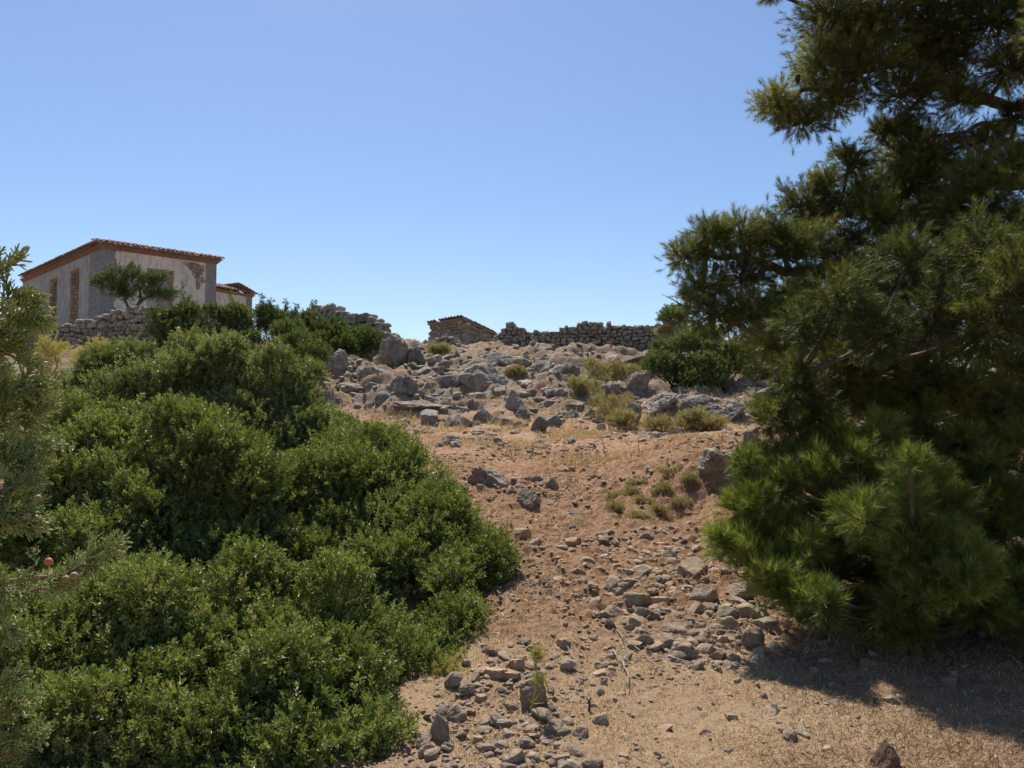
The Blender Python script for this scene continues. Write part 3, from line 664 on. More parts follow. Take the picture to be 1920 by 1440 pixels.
def house():
    D = 46.0; C = at(192, 466, D); zt = C[2]; C = C[:2]
    q = at(405, 494, D * 1.098); P1 = q[:2]; q = at(48, 528, D * 1.232); P2 = q[:2]
    L1 = np.linalg.norm(P1 - C); T1 = (P1 - C) / L1
    T2 = np.array([-T1[1], T1[0]]); 
    if T2 @ (P2 - C) < 0: T2 = -T2
    L2 = (P2 - C) @ T2; zb = zt - 5.2; th = .6
    def s_of(px, T):
        r = ray(px, 550); r = r[:2] / r[1]; k, t = np.linalg.solve(np.array([[r[0], -T[0]], [r[1], -T[1]]]), C); return t, k
    def z_of(py, px, k): r = ray(px, py); return EYE[2] + r[2] / r[1] * k
    root = empty('ruined_house', (C[0], C[1], zb)); tag(root, 'large roofless plastered stone house with red tiled eaves on the hill top', 'house')
    a, k1 = s_of(275, T1); b, k2 = s_of(325, T1); opF = [(a, b, zb + 1.2, z_of(505, 300, (k1 + k2) / 2))]
    opS = []
    for (x0, x1, yt) in ((131, 148, 505), (93, 107, 522)):
        a1, ka = s_of(x1, T2); b1, kb = s_of(x0, T2); opS.append((a1, b1, zb + 1.0, z_of(yt, (x0 + x1) / 2, (ka + kb) / 2)))
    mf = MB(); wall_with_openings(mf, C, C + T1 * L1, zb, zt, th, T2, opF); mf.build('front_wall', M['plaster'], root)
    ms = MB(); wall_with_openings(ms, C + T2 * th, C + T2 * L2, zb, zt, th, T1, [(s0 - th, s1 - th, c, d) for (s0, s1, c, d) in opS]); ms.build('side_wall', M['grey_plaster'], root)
    mr = MB(); wall_with_openings(mr, C + T1 * L1 + T2 * th, C + T1 * L1 + T2 * L2, zb, zt, th, -T1, [(3, 4.3, zb + 1, zt - 1), (7, 8.3, zb + 1, zt - 1), (11, 12.3, zb + 1, zt - 1)])
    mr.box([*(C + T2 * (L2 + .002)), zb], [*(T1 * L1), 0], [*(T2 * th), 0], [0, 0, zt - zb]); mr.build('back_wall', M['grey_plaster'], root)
    for (ops, T, Nn, o) in ((opF, T1, T2, 'front'), (opS, T2, T1, 'side')):
        for (s0, s1, c, d) in ops:
            w = MB()
            for s in (s0, s1):
                p = C + T * s; jamb(w, np.array([p[0], p[1], c]) + np.array([*(Nn * .03), 0]), T, Nn, d - c, th - .04)
            p = C + T * (s0 + s1) / 2     # lintel of rough stones
            for k in range(5):
                pp = C + T * (s0 + (s1 - s0) * (k + .5) / 5); V, Fc, _ = LIBW[k]
                w.add(V * [.16, .16, .09] + [*(pp + Nn * .25), d - .02], Fc, random.random())
            w.build('window_opening', M['jamb_stone'], root, smooth=True)
    # grey quoin pilasters, 3 cm proud
    for (p, sg) in ((C, 1), (C + T1 * (L1 - .62), 0)):
        mq = MB(); z = zb; k = 0
        while z < zt - .01:
            h = min(.34, zt - z); wq = .62 + (.1 if k % 2 and sg else 0) 
            mq.box([*(p - T2 * .03 - (T1 * .03 if sg else 0)), z + .006], [*(T1 * (wq + .06 if sg else .65)), 0], [*(T2 * .028), 0], [0, 0, h - .012])
            if sg: mq.box([*(p - T1 * .03), z + .006], [*(T1 * .028), 0], [*(T2 * (1.9 + (.12 if k % 2 else 0))), 0], [0, 0, h - .012])
            z += h; k += 1
        mq.build('corner_quoin', M['quoin'], root)
    # exposed rubble where the plaster fell off
    OUT = [(345, 490), (352, 493), (360, 491), (371, 495), (381, 501), (378, 511), (373, 516), (378, 524), (384, 531), (379, 531), (373, 525), (375, 535), (371, 543), (367, 536), (368, 522), (362, 511), (354, 505), (349, 498)]
    pv = []
    for (px, py) in OUT: s, k = s_of(px, T1); p = C + T1 * s - T2 * .006; pv.append([p[0] - C[0], p[1] - C[1], z_of(py, px, k) - zb])
    me = bpy.data.meshes.new('bare_masonry'); me.from_pydata(pv, [], [list(range(len(pv)))]); me.materials.append(M['bare_masonry']); obj('bare_masonry', me, root)
    mp = MB(); pos, rot, tin = [], [], []
    for (px, py) in [(350, 495), (355, 499), (361, 497), (366, 500), (371, 503), (376, 500), (360, 505), (366, 508), (372, 508), (378, 508), (364, 513), (370, 515), (376, 514), (368, 521), (373, 523), (379, 521), (370, 528), (372, 534), (382, 527), (371, 540), (347, 493)]:
        s, k = s_of(px, T1); p = C + T1 * s; pos.append([*(p - T2 * .0), z_of(py, px, k)]); rot.append(np.stack([np.array([*T1, 0]) * .14, np.array([*T2, 0]) * .06, np.array([0, .0, .085])], -1)); tin.append(random.random() * .6)
    scatter(LIBW, np.array(pos), np.array(rot), np.ones(len(pos)), np.array(tin), mp); mp.build('exposed_rubble', M['shed_stone'], root, smooth=True)
    # cornice of three brick courses and the ragged edge of the tiled roof
    mc = MB(); z = zt
    for k in range(3):
        o = .07 * (k + 1); 
        mc.box([*(C - T1 * o - T2 * o), z + .003], [*(T1 * (L1 + 2 * o)), 0], [*(T2 * (th + o)), 0], [0, 0, .066])
        mc.box([*(C - T1 * o + T2 * (th + .003)), z + .003], [*(T2 * (L2 - .1)), 0], [*(T1 * (th + o)), 0], [0, 0, .066])
        mc.box([*(C + T1 * (L1 - th) + T2 * (th + .003)), z + .003], [*(T2 * (L2 - .1)), 0], [*(T1 * (th + o)), 0], [0, 0, .066]); z += .069
    mc.build('cornice', M['cornice'], root)
    sl = math.tan(R(17)); md = MB()
    for (o_, ex, ey) in ((C - T1 * .1, T1 * (L1 + .2), T2), (C + T2 * .7, T2 * (L2 - .8), T1), (C + T1 * L1 + T2 * .7, T2 * (L2 - .8), -T1)):
        md.box([*(o_ + ey * .02), z + .004], [*ex, 0], [*(ey * .4), 0], [0, 0, .1])
    for (o_, ex, ey) in ((C - T1 * .3 - T2 * .3, T1 * (L1 + .6), T2), (C - T1 * .3 + T2 * 1.0, T2 * (L2 - 1), T1), (C + T1 * (L1 + .3) + T2 * 1.0, T2 * (L2 - 1), -T1)):
        md.box([*o_, z + .012], [*ex, 0], [*(ey * 1.25), sl * 1.25], [0, 0, .07])
    md.build('roof_deck', M['cornice'], root); mt = MB()
    e = .38; zc = z + .065
    c0 = np.array([*(C - T1 * e - T2 * e), zc]); c1 = np.array([*(C + T1 * (L1 + e) - T2 * e), zc]); c2 = np.array([*(C - T1 * e + T2 * L2), zc]); c3 = np.array([*(C + T1 * (L1 + e) + T2 * L2), zc])
    u2 = np.array([*T2, sl]); u1 = np.array([*T1, sl]); u3 = np.array([*(-T1), sl])
    tiles_row(mt, c0, c1, u2, int(L1 / .24), .12, 2, .42, .03); tiles_row(mt, c0 + [*(T2 * .5), 0], c2, u1, int(L2 / .24), .12, 2, .42, .03); tiles_row(mt, c1 + [*(T2 * .5), 0], c3, u3, int(L2 / .24), .12, 2, .42, .03)
    mt.build('roof', M['tile'], root)
    return C, T1, T2, L1, L2, zt
C, T1, T2, L1, L2, ZT = house()
def low_house():
    D = 57.0; A = at(404, 546, D); B = at(472, 552, D * 1.05); zt = A[2]; A = A[:2]; d = (B[:2] - A); L = np.linalg.norm(d); T = d / L; Nn = np.array([-T[1], T[0]]); Nn = Nn if Nn[1] > 0 else -Nn
    A = A - T * 3; L += 3
    root = empty('low_annex', (A[0], A[1], zt - 3.6)); tag(root, 'low plastered house with a red tiled roof behind the right end of the big house', 'house')
    m = MB(); m.box([*A, zt - 3.6], [*(T * L), 0], [*(Nn * 5), 0], [0, 0, 3.6]); m.build('wall', M['plaster'], root)
    q = MB(); q.box([*(A + T * (L - .5) - Nn * .03), zt - 3.6], [*(T * .52), 0], [*(Nn * .5), 0], [0, 0, 3.58]); q.build('corner_quoin', M['quoin'], root)
    m = MB(); z = zt
    for k in range(2):
        o = .08 * (k + 1); m.box([*(A - T * o - Nn * o), z + .003], [*(T * (L + 2 * o)), 0], [*(Nn * (5 + 2 * o)), 0], [0, 0, .09]); z += .092
    m.build('cornice', M['cornice'], root)
    m = MB(); e = .3; c0 = np.array([*(A - T * e - Nn * e), z + .03]); c1 = np.array([*(A + T * (L + e) - Nn * e), z + .03]); c2 = c1 + [*(Nn * 5), 0]
    tiles_row(m, c0, c1, [*Nn, .32], int(L / .24), .12, 5, .42, .02); tiles_row(m, c1, c2, [*(-T), .32], 20, .12, 5, .42, .02)
    m.build('roof', M['tile'], root)
low_house()
def far_roof():
    D = 52; A = at(-60, 612, D); B = at(44, 612, D * 1.02); T = (B - A)[:2]; L = np.linalg.norm(T); T /= L; Nn = np.array([-T[1], T[0]]); zt = A[2]
    root = empty('low_outbuilding', (A[0], A[1], zt - 2.6)); tag(root, 'low outbuilding with an orange tiled roof at the far left edge behind the juniper', 'house')
    m = MB(); m.box([*A[:2], zt - 2.6], [*(T * L), 0], [*(Nn * 4), 0], [0, 0, 2.6]); m.build('wall', M['plaster'], root)
    m = MB(); tiles_row(m, [*(A[:2] - Nn * .3), zt + .05], [*(A[:2] - Nn * .3 + T * L), zt + .05], [*Nn, .42], int(L / .24), .12, 6, .42, .02); m.build('roof', M['tile'], root)
far_roof()
def hut():
    D = 34.0; Cc = at(869, 599, D); zt = Cc[2]; Cc = Cc[:2]; Lf = at(808, 607, D * 1.055)[:2]; Rt = at(928, 627, D * 1.07); zr = Rt[2]; Rt = Rt[:2]
    zb = float(H(Cc[0], Cc[1], False)) - .8; root = empty('stone_hut', (Cc[0], Cc[1], zb)); tag(root, 'small square stone hut with a single pitch tiled roof on the crest', 'hut')
    Bk = Lf + Rt - Cc
    m = MB()
    def face(A, B, za, zc_):
        stones_wall(m, A, B, zb, zb, lambda t: za + (zc_ - za) * t - .02, .1, .16, 1.06, .0, both=False)
    face(Lf, Cc, zt, zt); face(Cc, Rt, zt, zr)
    m.build('stone_facing', M['shed_stone'], root, smooth=True)
    m = MB(); V = [[*Cc, zb], [*Rt, zb], [*Bk, zb], [*Lf, zb], [*Cc, zt], [*Rt, zr], [*Bk, zr], [*Lf, zt]]
    cc = np.mean(np.array(V), 0); V = [[cc[0] + (v[0] - cc[0]) * .97, cc[1] + (v[1] - cc[1]) * .97, v[2] - .02] for v in V]
    m.add(V, [[0, 3, 2, 1], [4, 5, 6, 7], [0, 1, 5, 4], [1, 2, 6, 5], [2, 3, 7, 6], [3, 0, 4, 7]]); m.build('wall', M['shed_stone'], root)
    m = MB(); d1 = (Rt - Cc); d1 /= np.linalg.norm(d1); d2 = (Lf - Cc); d2 /= np.linalg.norm(d2); ln = np.linalg.norm(Rt - Cc); sl = (zr - zt) / ln
    o = np.array([*(Cc - d1 * .2 - d2 * .12), zt - sl * .2 * -1 + .02]); w = np.linalg.norm(Lf - Cc) + .2
    m.box(o, [*(d1 * (ln + .4)), sl * (ln + .4)], [*(d2 * w), 0], [0, 0, .05]); m.build('roof_slab', M['old_tile'], root)
    m = MB(); c0 = o + [0, 0, .05]; tiles_row(m, c0, c0 + [*(d2 * w), 0], [*d1, sl], 12, .09, 8, .44, .02); m.build('roof', M['old_tile'], root)
hut()

# ------------------------------------------------------------ foliage libraries
def sprig_lib(n=7, leaves=13, L=.030, W=.0105, stem=.085, spread=1.0):
    lib = []
    for k in range(n):
        V, Fc, T = [], [], []
        for j in range(leaves):
            t = (j + .5) / leaves; base = np.array([0, 0, stem * (t * .95)]); az = j * 2.4 + random.uniform(-.5, .5); el = R(random.uniform(25, 60)) * (1.25 - .6 * t) * spread
            d = np.array([math.cos(az) * math.sin(el), math.sin(az) * math.sin(el), math.cos(el)])
            s = np.cross(d, [random.gauss(0, .5), random.gauss(0, .5), 1]); s /= np.linalg.norm(s) + 1e-9; nn = np.cross(s, d)
            l = L * random.uniform(.75, 1.2); w = W * random.uniform(.8, 1.2) / 2 * 1.2; b = base + d * .004; i = len(V)
            V += [b, b + d * l * .5 + s * w + nn * w * .35, b + d * l + nn * (-.1 * l), b + d * l * .5 - s * w + nn * w * .35]; Fc += [[i, i + 1, i + 2], [i, i + 2, i + 3]]; T += [random.uniform(-.16, .16)] * 4
        i = len(V); V += [[.001, 0, -.02], [-.001, .001, -.02], [0, 0, stem]]; Fc += [[i, i + 1, i + 2]]; T += [.45] * 3
        lib.append((np.array(V, float), np.array(Fc), np.array(T, float)))
    return lib
def tuft_lib(n=6, needles=60, L=.075, W=.0013, stem=.11, a0=18, a1=62):
    lib = []
    for k in range(n):
        V, Fc, T = [], [], []
        for j in range(needles):
            t = random.random() ** .7; b = np.array([0, 0, stem * t]); az = random.uniform(0, 6.283); el = R(random.uniform(a0, a1)) * (1.15 - .5 * t)
            d = np.array([math.cos(az) * math.sin(el), math.sin(az) * math.sin(el), math.cos(el)]); s = np.cross(d, rdir(1)[0]); s /= np.linalg.norm(s)
            l = L * random.uniform(.7, 1.15); i = len(V); V += [b - s * W, b + s * W, b + d * l]; Fc += [[i, i + 1, i + 2]]; T += [random.uniform(-.15, .15)] * 3
        lib.append((np.array(V, float), np.array(Fc), np.array(T, float)))
    return lib
LIB_M = sprig_lib(8, 13, .029, .0115, .085); LIB_E = sprig_lib(5, 10, .034, .014, .08); LIB_P = tuft_lib(6, 46, .058, .0015, .09, 18, 75); LIB_PN = tuft_lib(6, 42, .08, .0018, .12, 15, 70); LIB_S = tuft_lib(5, 30, .035, .0014, .06, 10, 80)

def lumps_of(blobs, lr=(.16, .3), dens=1.0):
    """knobs sitting on the surface of the big rounded masses"""
    B = np.array(blobs, float); out = []
    for (x, y, z, r) in B:
        n = max(5, int(dens * 9 * (r / .5) ** 2)); d = rdir(n * 3); d = d[d[:, 2] > -.55][:n]
        for dd in d:
            c = np.array([x, y, z]) + dd * r * random.uniform(.86, 1.02); rr = random.uniform(*lr)
            q = np.linalg.norm(B[:, :3] - c, axis=1) - B[:, 3]
            if (q < -.45 * rr - .04).any(): continue
            out.append((*c, rr))
    return np.array(out)
def shrub_foliage(mb, blobs, lib, dens, scale=1.0, lr=(.16, .3), up=.45, tint=(.1, .75), lumpd=1.0, inner=.25, zmin=None, patch=2.5):
    Lp = lumps_of(blobs, lr, lumpd); P, Dn = [], []
    B = np.array(blobs, float)
    for (x, y, z, r) in Lp:
        n = int(dens * 4 * math.pi * r * r); d = rdir(n); d[:, 2] = np.where(d[:, 2] < -.3, -d[:, 2], d[:, 2])
        rad = r * (1 - .55 * rng.random(n) ** 2.2) * (1 + .45 * fbm(d * 2.6 + x * 7, 3, 3)) + (rng.random(n) < .05) * rng.uniform(.02, .1, n)
        P.append(np.array([x, y, z]) + d * rad[:, None]); Dn.append(d)
    for (x, y, z, r) in B:
        n = int(dens * 4 * math.pi * r * r * inner); d = rdir(n); P.append(np.array([x, y, z]) + d * (r * (1 - .38 * rng.random(n) ** 2) * (1 + .12 * fbm(d * 3 + x * 5, 3, 7)))[:, None]); Dn.append(d)
    P = np.vstack(P); Dn = np.vstack(Dn)
    dep = np.min(np.linalg.norm(P[:, None, :] - B[None, :, :3], axis=2) - B[None, :, 3], axis=1)
    k = dep > -.32; P, Dn = P[k], Dn[k]
    if zmin is not None:
        k = P[:, 2] > H(P[:, 0], P[:, 1], False) + zmin; P, Dn = P[k], Dn[k]
    n = len(P); dd = Dn * .55 + np.array([0, 0, up]) + rng.normal(size=(n, 3)) * .35
    tn = rng.uniform(tint[0], tint[1], n) + .22 * fbm(P * patch, 3, 91)
    scatter(lib, P, frames(dd), scale * rng.uniform(.75, 1.2, n), np.clip(tn, 0, .8), mb)
    return Lp
def shrub(name, label, cat, blobs, mat, dens, lib=None, scale=1.0, lr=(.16, .3), stems=26, twig='red_twig', group=None, **kw):
    B = np.array(blobs, float); cx, cy = B[:, 0].mean(), B[:, 1].mean(); cz = float(H(cx, cy, False))
    root = empty(name, (cx, cy, cz)); tag(root, label, cat, group)
    mb = MB(); Lp = shrub_foliage(mb, blobs, lib or LIB_M, dens, scale, lr, **kw); mb.build('foliage', M[mat], root)
    ms = MB(); pick = Lp[rng.permutation(len(Lp))[:stems]]
    for (x, y, z, r) in pick:
        j = int(np.argmin(np.linalg.norm(B[:, :3] - [x, y, z], axis=1))); bx, by = B[j, 0] * .6 + cx * .4, B[j, 1] * .6 + cy * .4; bz = float(H(bx, by, False))
        p0 = np.array([bx, by, bz - .05]); p3 = np.array([x, y, z + r * .6]); p1 = p0 * .65 + B[j, :3] * .35 + rng.normal(size=3) * .04; p2 = B[j, :3] * .5 + p3 * .5 + rng.normal(size=3) * .04
        ms.tube([p0, p1, p2, p3], [.02, .014, .008, .003], 5)
    ms.build('stems', M[twig], root)
    return root
def pb(px, py, D, rp):
    c = at(px, py, D); return (*c, rp / F * D)

# ---- the big mastic bushes at the left
MK = dict(lr=(.07, .2), lumpd=2.4, inner=.8, tint=(.2, .8))
shrub('mastic_bush', 'olive tinged mastic bush at the back of the thicket, below the dark evergreen shrub', 'bush',
      [pb(420, 730, 8.8, 92), pb(320, 768, 8.5, 90), pb(515, 758, 8.8, 82), pb(370, 740, 8.8, 84), pb(585, 815, 8.6, 62), pb(220, 800, 8.3, 68), pb(450, 860, 8.4, 120), pb(150, 790, 8.5, 40), pb(330, 880, 8.0, 100), pb(265, 712, 9.2, 52), pb(205, 735, 9.2, 48), pb(155, 758, 9.1, 38), pb(110, 790, 8.9, 40)],
      'mastic_olive', 520, patch=1.3, **MK)
shrub('mastic_bush', 'dense rounded green mastic bush on the right flank of the thicket, beside the stony track', 'bush',
      [pb(665, 885, 8.0, 88), pb(770, 955, 7.6, 90), pb(850, 1055, 7.0, 82), pb(790, 1155, 6.5, 112), pb(720, 1060, 7.0, 130), pb(620, 970, 7.4, 110), pb(735, 1240, 6.0, 74), pb(600, 1080, 6.8, 100), pb(870, 1120, 6.7, 54), pb(790, 1240, 6.1, 46), pb(868, 1180, 6.3, 52), pb(900, 1100, 6.8, 48), pb(830, 1240, 6.0, 36), pb(815, 1240, 5.7, 48), pb(785, 1290, 5.4, 48), pb(862, 1205, 5.95, 40), pb(760, 1250, 5.6, 50), pb(560, 970, 7.6, 90), pb(600, 1000, 7.3, 90), pb(650, 920, 7.9, 80), pb(540, 1010, 7.0, 70)],
      'mastic', 560, patch=1.3, **MK)
shrub('mastic_bush', 'tall mid green mastic bush in the middle of the thicket', 'bush',
      [pb(300, 895, 6.8, 128), pb(200, 960, 6.5, 118), pb(395, 945, 6.7, 118), pb(110, 870, 6.9, 84), pb(460, 1040, 6.4, 84), pb(300, 1040, 6.2, 110), pb(540, 1080, 6.4, 60), pb(400, 1070, 6.2, 80)],
      'mastic', 580, patch=1.3, **MK)
shrub('mastic_bush', 'low spreading bright green mastic bush filling the lower left corner', 'bush',
      [pb(560, 1200, 5.4, 112), pb(420, 1190, 5.2, 118), pb(650, 1290, 5.1, 100), pb(280, 1210, 5.0, 118), pb(120, 1270, 4.8, 138), pb(480, 1340, 4.8, 150), pb(620, 1400, 4.6, 126), pb(300, 1400, 4.6, 160), pb(120, 1440, 4.4, 150), pb(40, 1180, 5.0, 88), pb(350, 1500, 4.3, 150), pb(600, 1520, 4.3, 130), pb(240, 1120, 5.4, 58), pb(150, 1060, 5.7, 58), pb(480, 1540, 4.1, 130), pb(200, 1560, 4.1, 140), pb(700, 1400, 4.6, 70), pb(690, 1480, 4.3, 80), pb(20, 1010, 5.9, 80)],
      'mastic', 620, patch=1.5, **MK)

# ---- dark evergreen shrubs on the hill
shrub('evergreen_shrub', 'wide dark green shrub on the crest in front of the ruined house', 'bush',
      [pb(310, 622, 21.5, 22), pb(350, 618, 21.5, 24), pb(400, 616, 22, 24), pb(440, 618, 22, 22), pb(490, 616, 22.5, 24), pb(535, 622, 23, 20), pb(580, 626, 24.4, 22), pb(630, 634, 24.4, 20), pb(680, 643, 24.4, 15), pb(330, 650, 21.3, 30), pb(450, 655, 21.5, 32), pb(600, 652, 24, 22), pb(540, 650, 22, 30), pb(400, 655, 21.5, 30), pb(655, 654, 24, 16), pb(700, 652, 24.2, 12), pb(560, 664, 21, 26), pb(590, 676, 20.5, 16), pb(530, 680, 21, 24)],
      'evergreen', 130, LIB_E, 1.7, (.16, .36), lumpd=.8, patch=.8)
shrub('evergreen_shrub', 'dark green shrub growing over the boulders at the right end of the wall', 'bush',
      [pb(1262, 666, 21, 28), pb(1300, 656, 21, 32), pb(1340, 666, 21, 38), pb(1275, 702, 20.6, 32), pb(1330, 700, 20.6, 32), pb(1385, 696, 21, 32), pb(1240, 696, 20.7, 18), pb(1290, 722, 20.3, 18), pb(1340, 720, 20.3, 20), pb(1440, 690, 22, 36)],
      'evergreen', 150, LIB_E, 1.6, (.14, .32), lumpd=.9, patch=.9, tint=(.3, .85))
shrub('evergreen_shrub', 'small rounded pale green shrub beside the bare snag above the wall end', 'bush',
      [pb(1258, 598, 24, 16), pb(1272, 604, 24, 14)], 'evergreen', 200, LIB_E, 1.5, (.1, .2), stems=4, tint=(.5, .9))
# upright spiky shoots on the crest shrub
sp = empty('shoots', at(500, 560, 18.2)); 
bpy.data.objects.remove(sp)
def leafy_shoot(px, py0, py1, D, label):
    D = 22.4
    a = at(px, py0, D); b = at(px + random.uniform(-6, 6), py1, D); root = empty('leafy_shoot', a); tag(root, label, 'shoot', 'leafy shoots above the crest shrub')
    m = MB(); m.tube([a, (a + b) / 2 + rng.normal(size=3) * .02, b], [.012, .008, .003], 5); m.build('stem', M['twig'], root)
    n = 30; t = rng.random(n); P = a + (b - a) * t[:, None] + rng.normal(size=(n, 3)) * .03; m = MB()
    scatter(LIB_E, P, frames((b - a) + rng.normal(size=(n, 3)) * .5), np.full(n, 1.3), rng.uniform(.2, .8, n), m); m.build('foliage', M['evergreen'], root)
for (x, y0, y1) in ((343, 580, 535), (352, 582, 548), (432, 580, 545), (487, 590, 556), (511, 585, 566), (534, 590, 566), (557, 595, 572), (582, 600, 566), (548, 600, 582)):
    leafy_shoot(x, y0, y1, 18.3, 'thin leafy shoot rising above the wide dark crest shrub against the sky')

# ---- small tree before the house
def small_tree():
    D = 28.5; base = at(238, 596, D); root = empty('small_tree', base); tag(root, 'small flat topped tree with two bent stems in front of the ruined house', 'tree')
    m = MB()
    for pts in ([(236, 600), (240, 575), (234, 562), (240, 545), (225, 520)], [(246, 600), (252, 578), (264, 560), (262, 545), (280, 520)], [(252, 578), (270, 560), (290, 552), (305, 530)], [(240, 548), (215, 530), (195, 522)]):
        P = [at(x, y, D + random.uniform(-.2, .2)) for x, y in pts]; m.tube(P, np.linspace(.07, .02, len(P)), 7, wob=.1)
    m.build('trunk', M['pine_bark'], root, True)
    m = MB(); bl = [pb(x, y, D, r) for x, y, r in ((186, 540, 8), (200, 530, 11), (218, 522, 13), (212, 546, 12), (236, 540, 13), (250, 526, 12), (262, 548, 12), (276, 532, 12), (292, 542, 12), (306, 556, 11), (318, 560, 8), (240, 560, 8), (226, 556, 9), (284, 560, 9), (300, 530, 7), (246, 512, 7))]
    shrub_foliage(m, bl, LIB_P, 75, 1.5, (.1, .24), tint=(.1, .7), lumpd=1.6, inner=.6); m.build('crown', M['evergreen'], root)
small_tree()

# ---- yellow green plants left
def spurge(pts, D, label, rp=14, dens=260, s=1.0):
    x, y = pts[0]; base = ghit(x, 700); base = at(x, y + 60, D); root = empty('yellow_plant', base); tag(root, label, 'plant')
    m = MB(); bl = [pb(a, b, D, rp * random.uniform(.8, 1.2)) for a, b in pts]; shrub_foliage(m, bl, LIB_S, dens, s, (.06, .12), tint=(.2, .8), inner=.5); m.build('flower_heads', M['fennel'], root)
    m = MB()
    for (a, b) in pts:
        q = at(a, b, D); m.tube([base + rng.normal(size=3) * .04, (base + q) / 2 + rng.normal(size=3) * .04, q], [.012, .009, .005], 5)
    m.build('stems', M['straw'], root)
spurge([(88, 652), (84, 668), (70, 684), (95, 690), (104, 672), (60, 690), (84, 704), (112, 662), (90, 716), (75, 730)], 10.5, 'taller yellow green spurge plant in front of the stepped wall', 8, 200, .8)
spurge([(180, 656), (172, 668), (196, 660), (206, 668), (160, 672), (190, 678), (150, 685)], 10.2, 'wider yellow flowering plant right of the taller one, above the bush', 6, 200, .8)
def fennel():
    a = at(1002, 1330, 4.62); root = empty('yellow_plant', a); tag(root, 'thin yellow plant with two feathery tufts beside the tallest foreground rock', 'plant')
    q = [at(998, 1320, 4.6), at(1002, 1300, 4.58), at(1006, 1270, 4.56), at(1004, 1238, 4.55)]
    m = MB(); m.tube([a] + q, [.004, .004, .003, .0025, .002], 5)
    for (x, y) in ((1012, 1300), (1020, 1318), (990, 1308), (994, 1330)): m.tube([q[0], at(x, y, 4.56)], [.003, .001], 4)
    m.build('stem', M['fennel'], root); m = MB()
    n = 150; c = np.where(rng.random(n)[:, None] < .5, at(1006, 1230, 4.55), at(1013, 1276, 4.55)); P = c + rng.normal(size=(n, 3)) * [.014, .014, .018]
    scatter(LIB_S, P, frames(rng.normal(size=(n, 3)) + [0, 0, .8]), np.full(n, .55), rng.random(n), m); m.build('foliage', M['fennel'], root)
fennel()
spurge([(830, 1276), (838, 1282), (824, 1286)], 5.2, 'small yellow green tuft at the foot of the big bush', 8, 900, .5)

# ---- dry scrub bushes
def scrub(px, py, D, w, h, label, mat='scrub', dens=500):
    c = at(px, py, D); root = empty('dry_bush', (c[0], c[1], float(H(c[0], c[1], False)))); tag(root, label, 'dry bush')
    n = max(2, int(w / h * 2)); bl = []
    for k in range(n):
        t = (k + .5) / n - .5; bl.append(pb(px + t * w * .75, py + random.uniform(-.1, .15) * h, D + random.uniform(-.1, .1), h * random.uniform(.34, .46)))
    m = MB(); Lp = shrub_foliage(m, bl, LIB_S, dens, 1.6, (.07, .14), tint=(.1, .9), inner=.4, patch=3); m.build('foliage', M[mat], root)
    m = MB(); g = np.array([c[0], c[1], float(H(c[0], c[1], False)) - .02])
    for (x, y, z, r) in Lp[:14]: m.tube([g + [(x - g[0]) * .4, 0, 0], (g + [x, y, z]) / 2, [x, y, z]], [.012, .008, .004], 4)
    m.build('stems', M['twig'], root)
for a in ((1150, 706, 20.5, 120, 42, 'long yellowish dry bush on the slope between the smooth boulder and the tilted slab'),
          (1098, 736, 19.4, 70, 46, 'grey green dry bush left of the dark cracked boulder'),
          (1148, 768, 18.0, 76, 52, 'upright brown dry bush standing before the grey boulder'),
          (1168, 796, 16.8, 46, 34, 'small brown dry bush at the terrace edge below the upright one'),
          (1232, 806, 16.4, 34, 34, 'small yellow green dry bush on the terrace under the leaning boulder'),
          (1298, 802, 16.2, 66, 44, 'rounded dry bush on the terrace under the broad flat faced boulder'),
          (1338, 806, 16.0, 46, 36, 'dry bush just right of the rounded one on the terrace'),
          (1244, 628, 24.0, 20, 16, 'tiny dry tuft on top of the wall end'), (822, 662, 23.5, 34, 16, 'low yellowish dry tuft at the foot of the pointed standing stone'), (964, 704, 21.5, 36, 16, 'low dry tuft right of the biggest round boulder')): scrub(*a, dens=330)
def cushion(px, py, w, h, label):
    g = ghit(px, py); D = g[1]; c = at(px, py, D); root = empty('thyme_cushion', (c[0], c[1], float(H(c[0], c[1], False)))); tag(root, label, 'low plant', 'low cushions on the bank')
    bl = [pb(px + random.uniform(-.4, .4) * w, py + random.uniform(-.25, .3) * h, D, h * random.uniform(.16, .3)) for _ in range(6)]
    m = MB(); shrub_foliage(m, bl, LIB_S, 700, .6, (.03, .06), tint=(.1, .9), inner=.5, lumpd=5); m.build('foliage', M['scrub'], root)
for (x, y, w, h) in ((1180, 930, 46, 26), (1215, 945, 50, 24), (1245, 925, 50, 26), (1165, 960, 50, 24), (1235, 965, 56, 26), (1270, 950, 40, 22), (1200, 975, 44, 22), (1195, 915, 40, 18), (1150, 940, 30, 18), (1290, 905, 44, 26), (1255, 890, 60, 22)):
    cushion(x, y, w, h, 'low grey green cushion plant in the patch on the red bank')
def stalk(px, py, h):
    g = ghit(px, py + h * .5); a = g; b = at(px + random.uniform(-3, 3), py - h * .5, g[1]); root = empty('dry_stalk', a); tag(root, 'thin reddish dry stalk standing on the flat terrace', 'dry stalk', 'dry stalks on the terrace')
    m = MB(); m.tube([a, (a + b) / 2 + rng.normal(size=3) * .01, b], [.0035, .003, .0015], 5)
    n = 12
    for t in rng.random(n): q = a + (b - a) * t; m.tube([q, q + rng.normal(size=3) * [.05, .05, .03]], [.004, .0015], 4)
    m.build('stem', M['red_twig'], root)
for (x, y, h) in ((1058, 838, 34), (1132, 836, 34), (1198, 834, 36), (1106, 842, 22), (1084, 840, 22), (968, 848, 22), (960, 852, 16), (1000, 840, 22), (1230, 840, 16), (1026, 846, 16), (1115, 830, 18), (1030, 815, 14)): stalk(x, y, h)

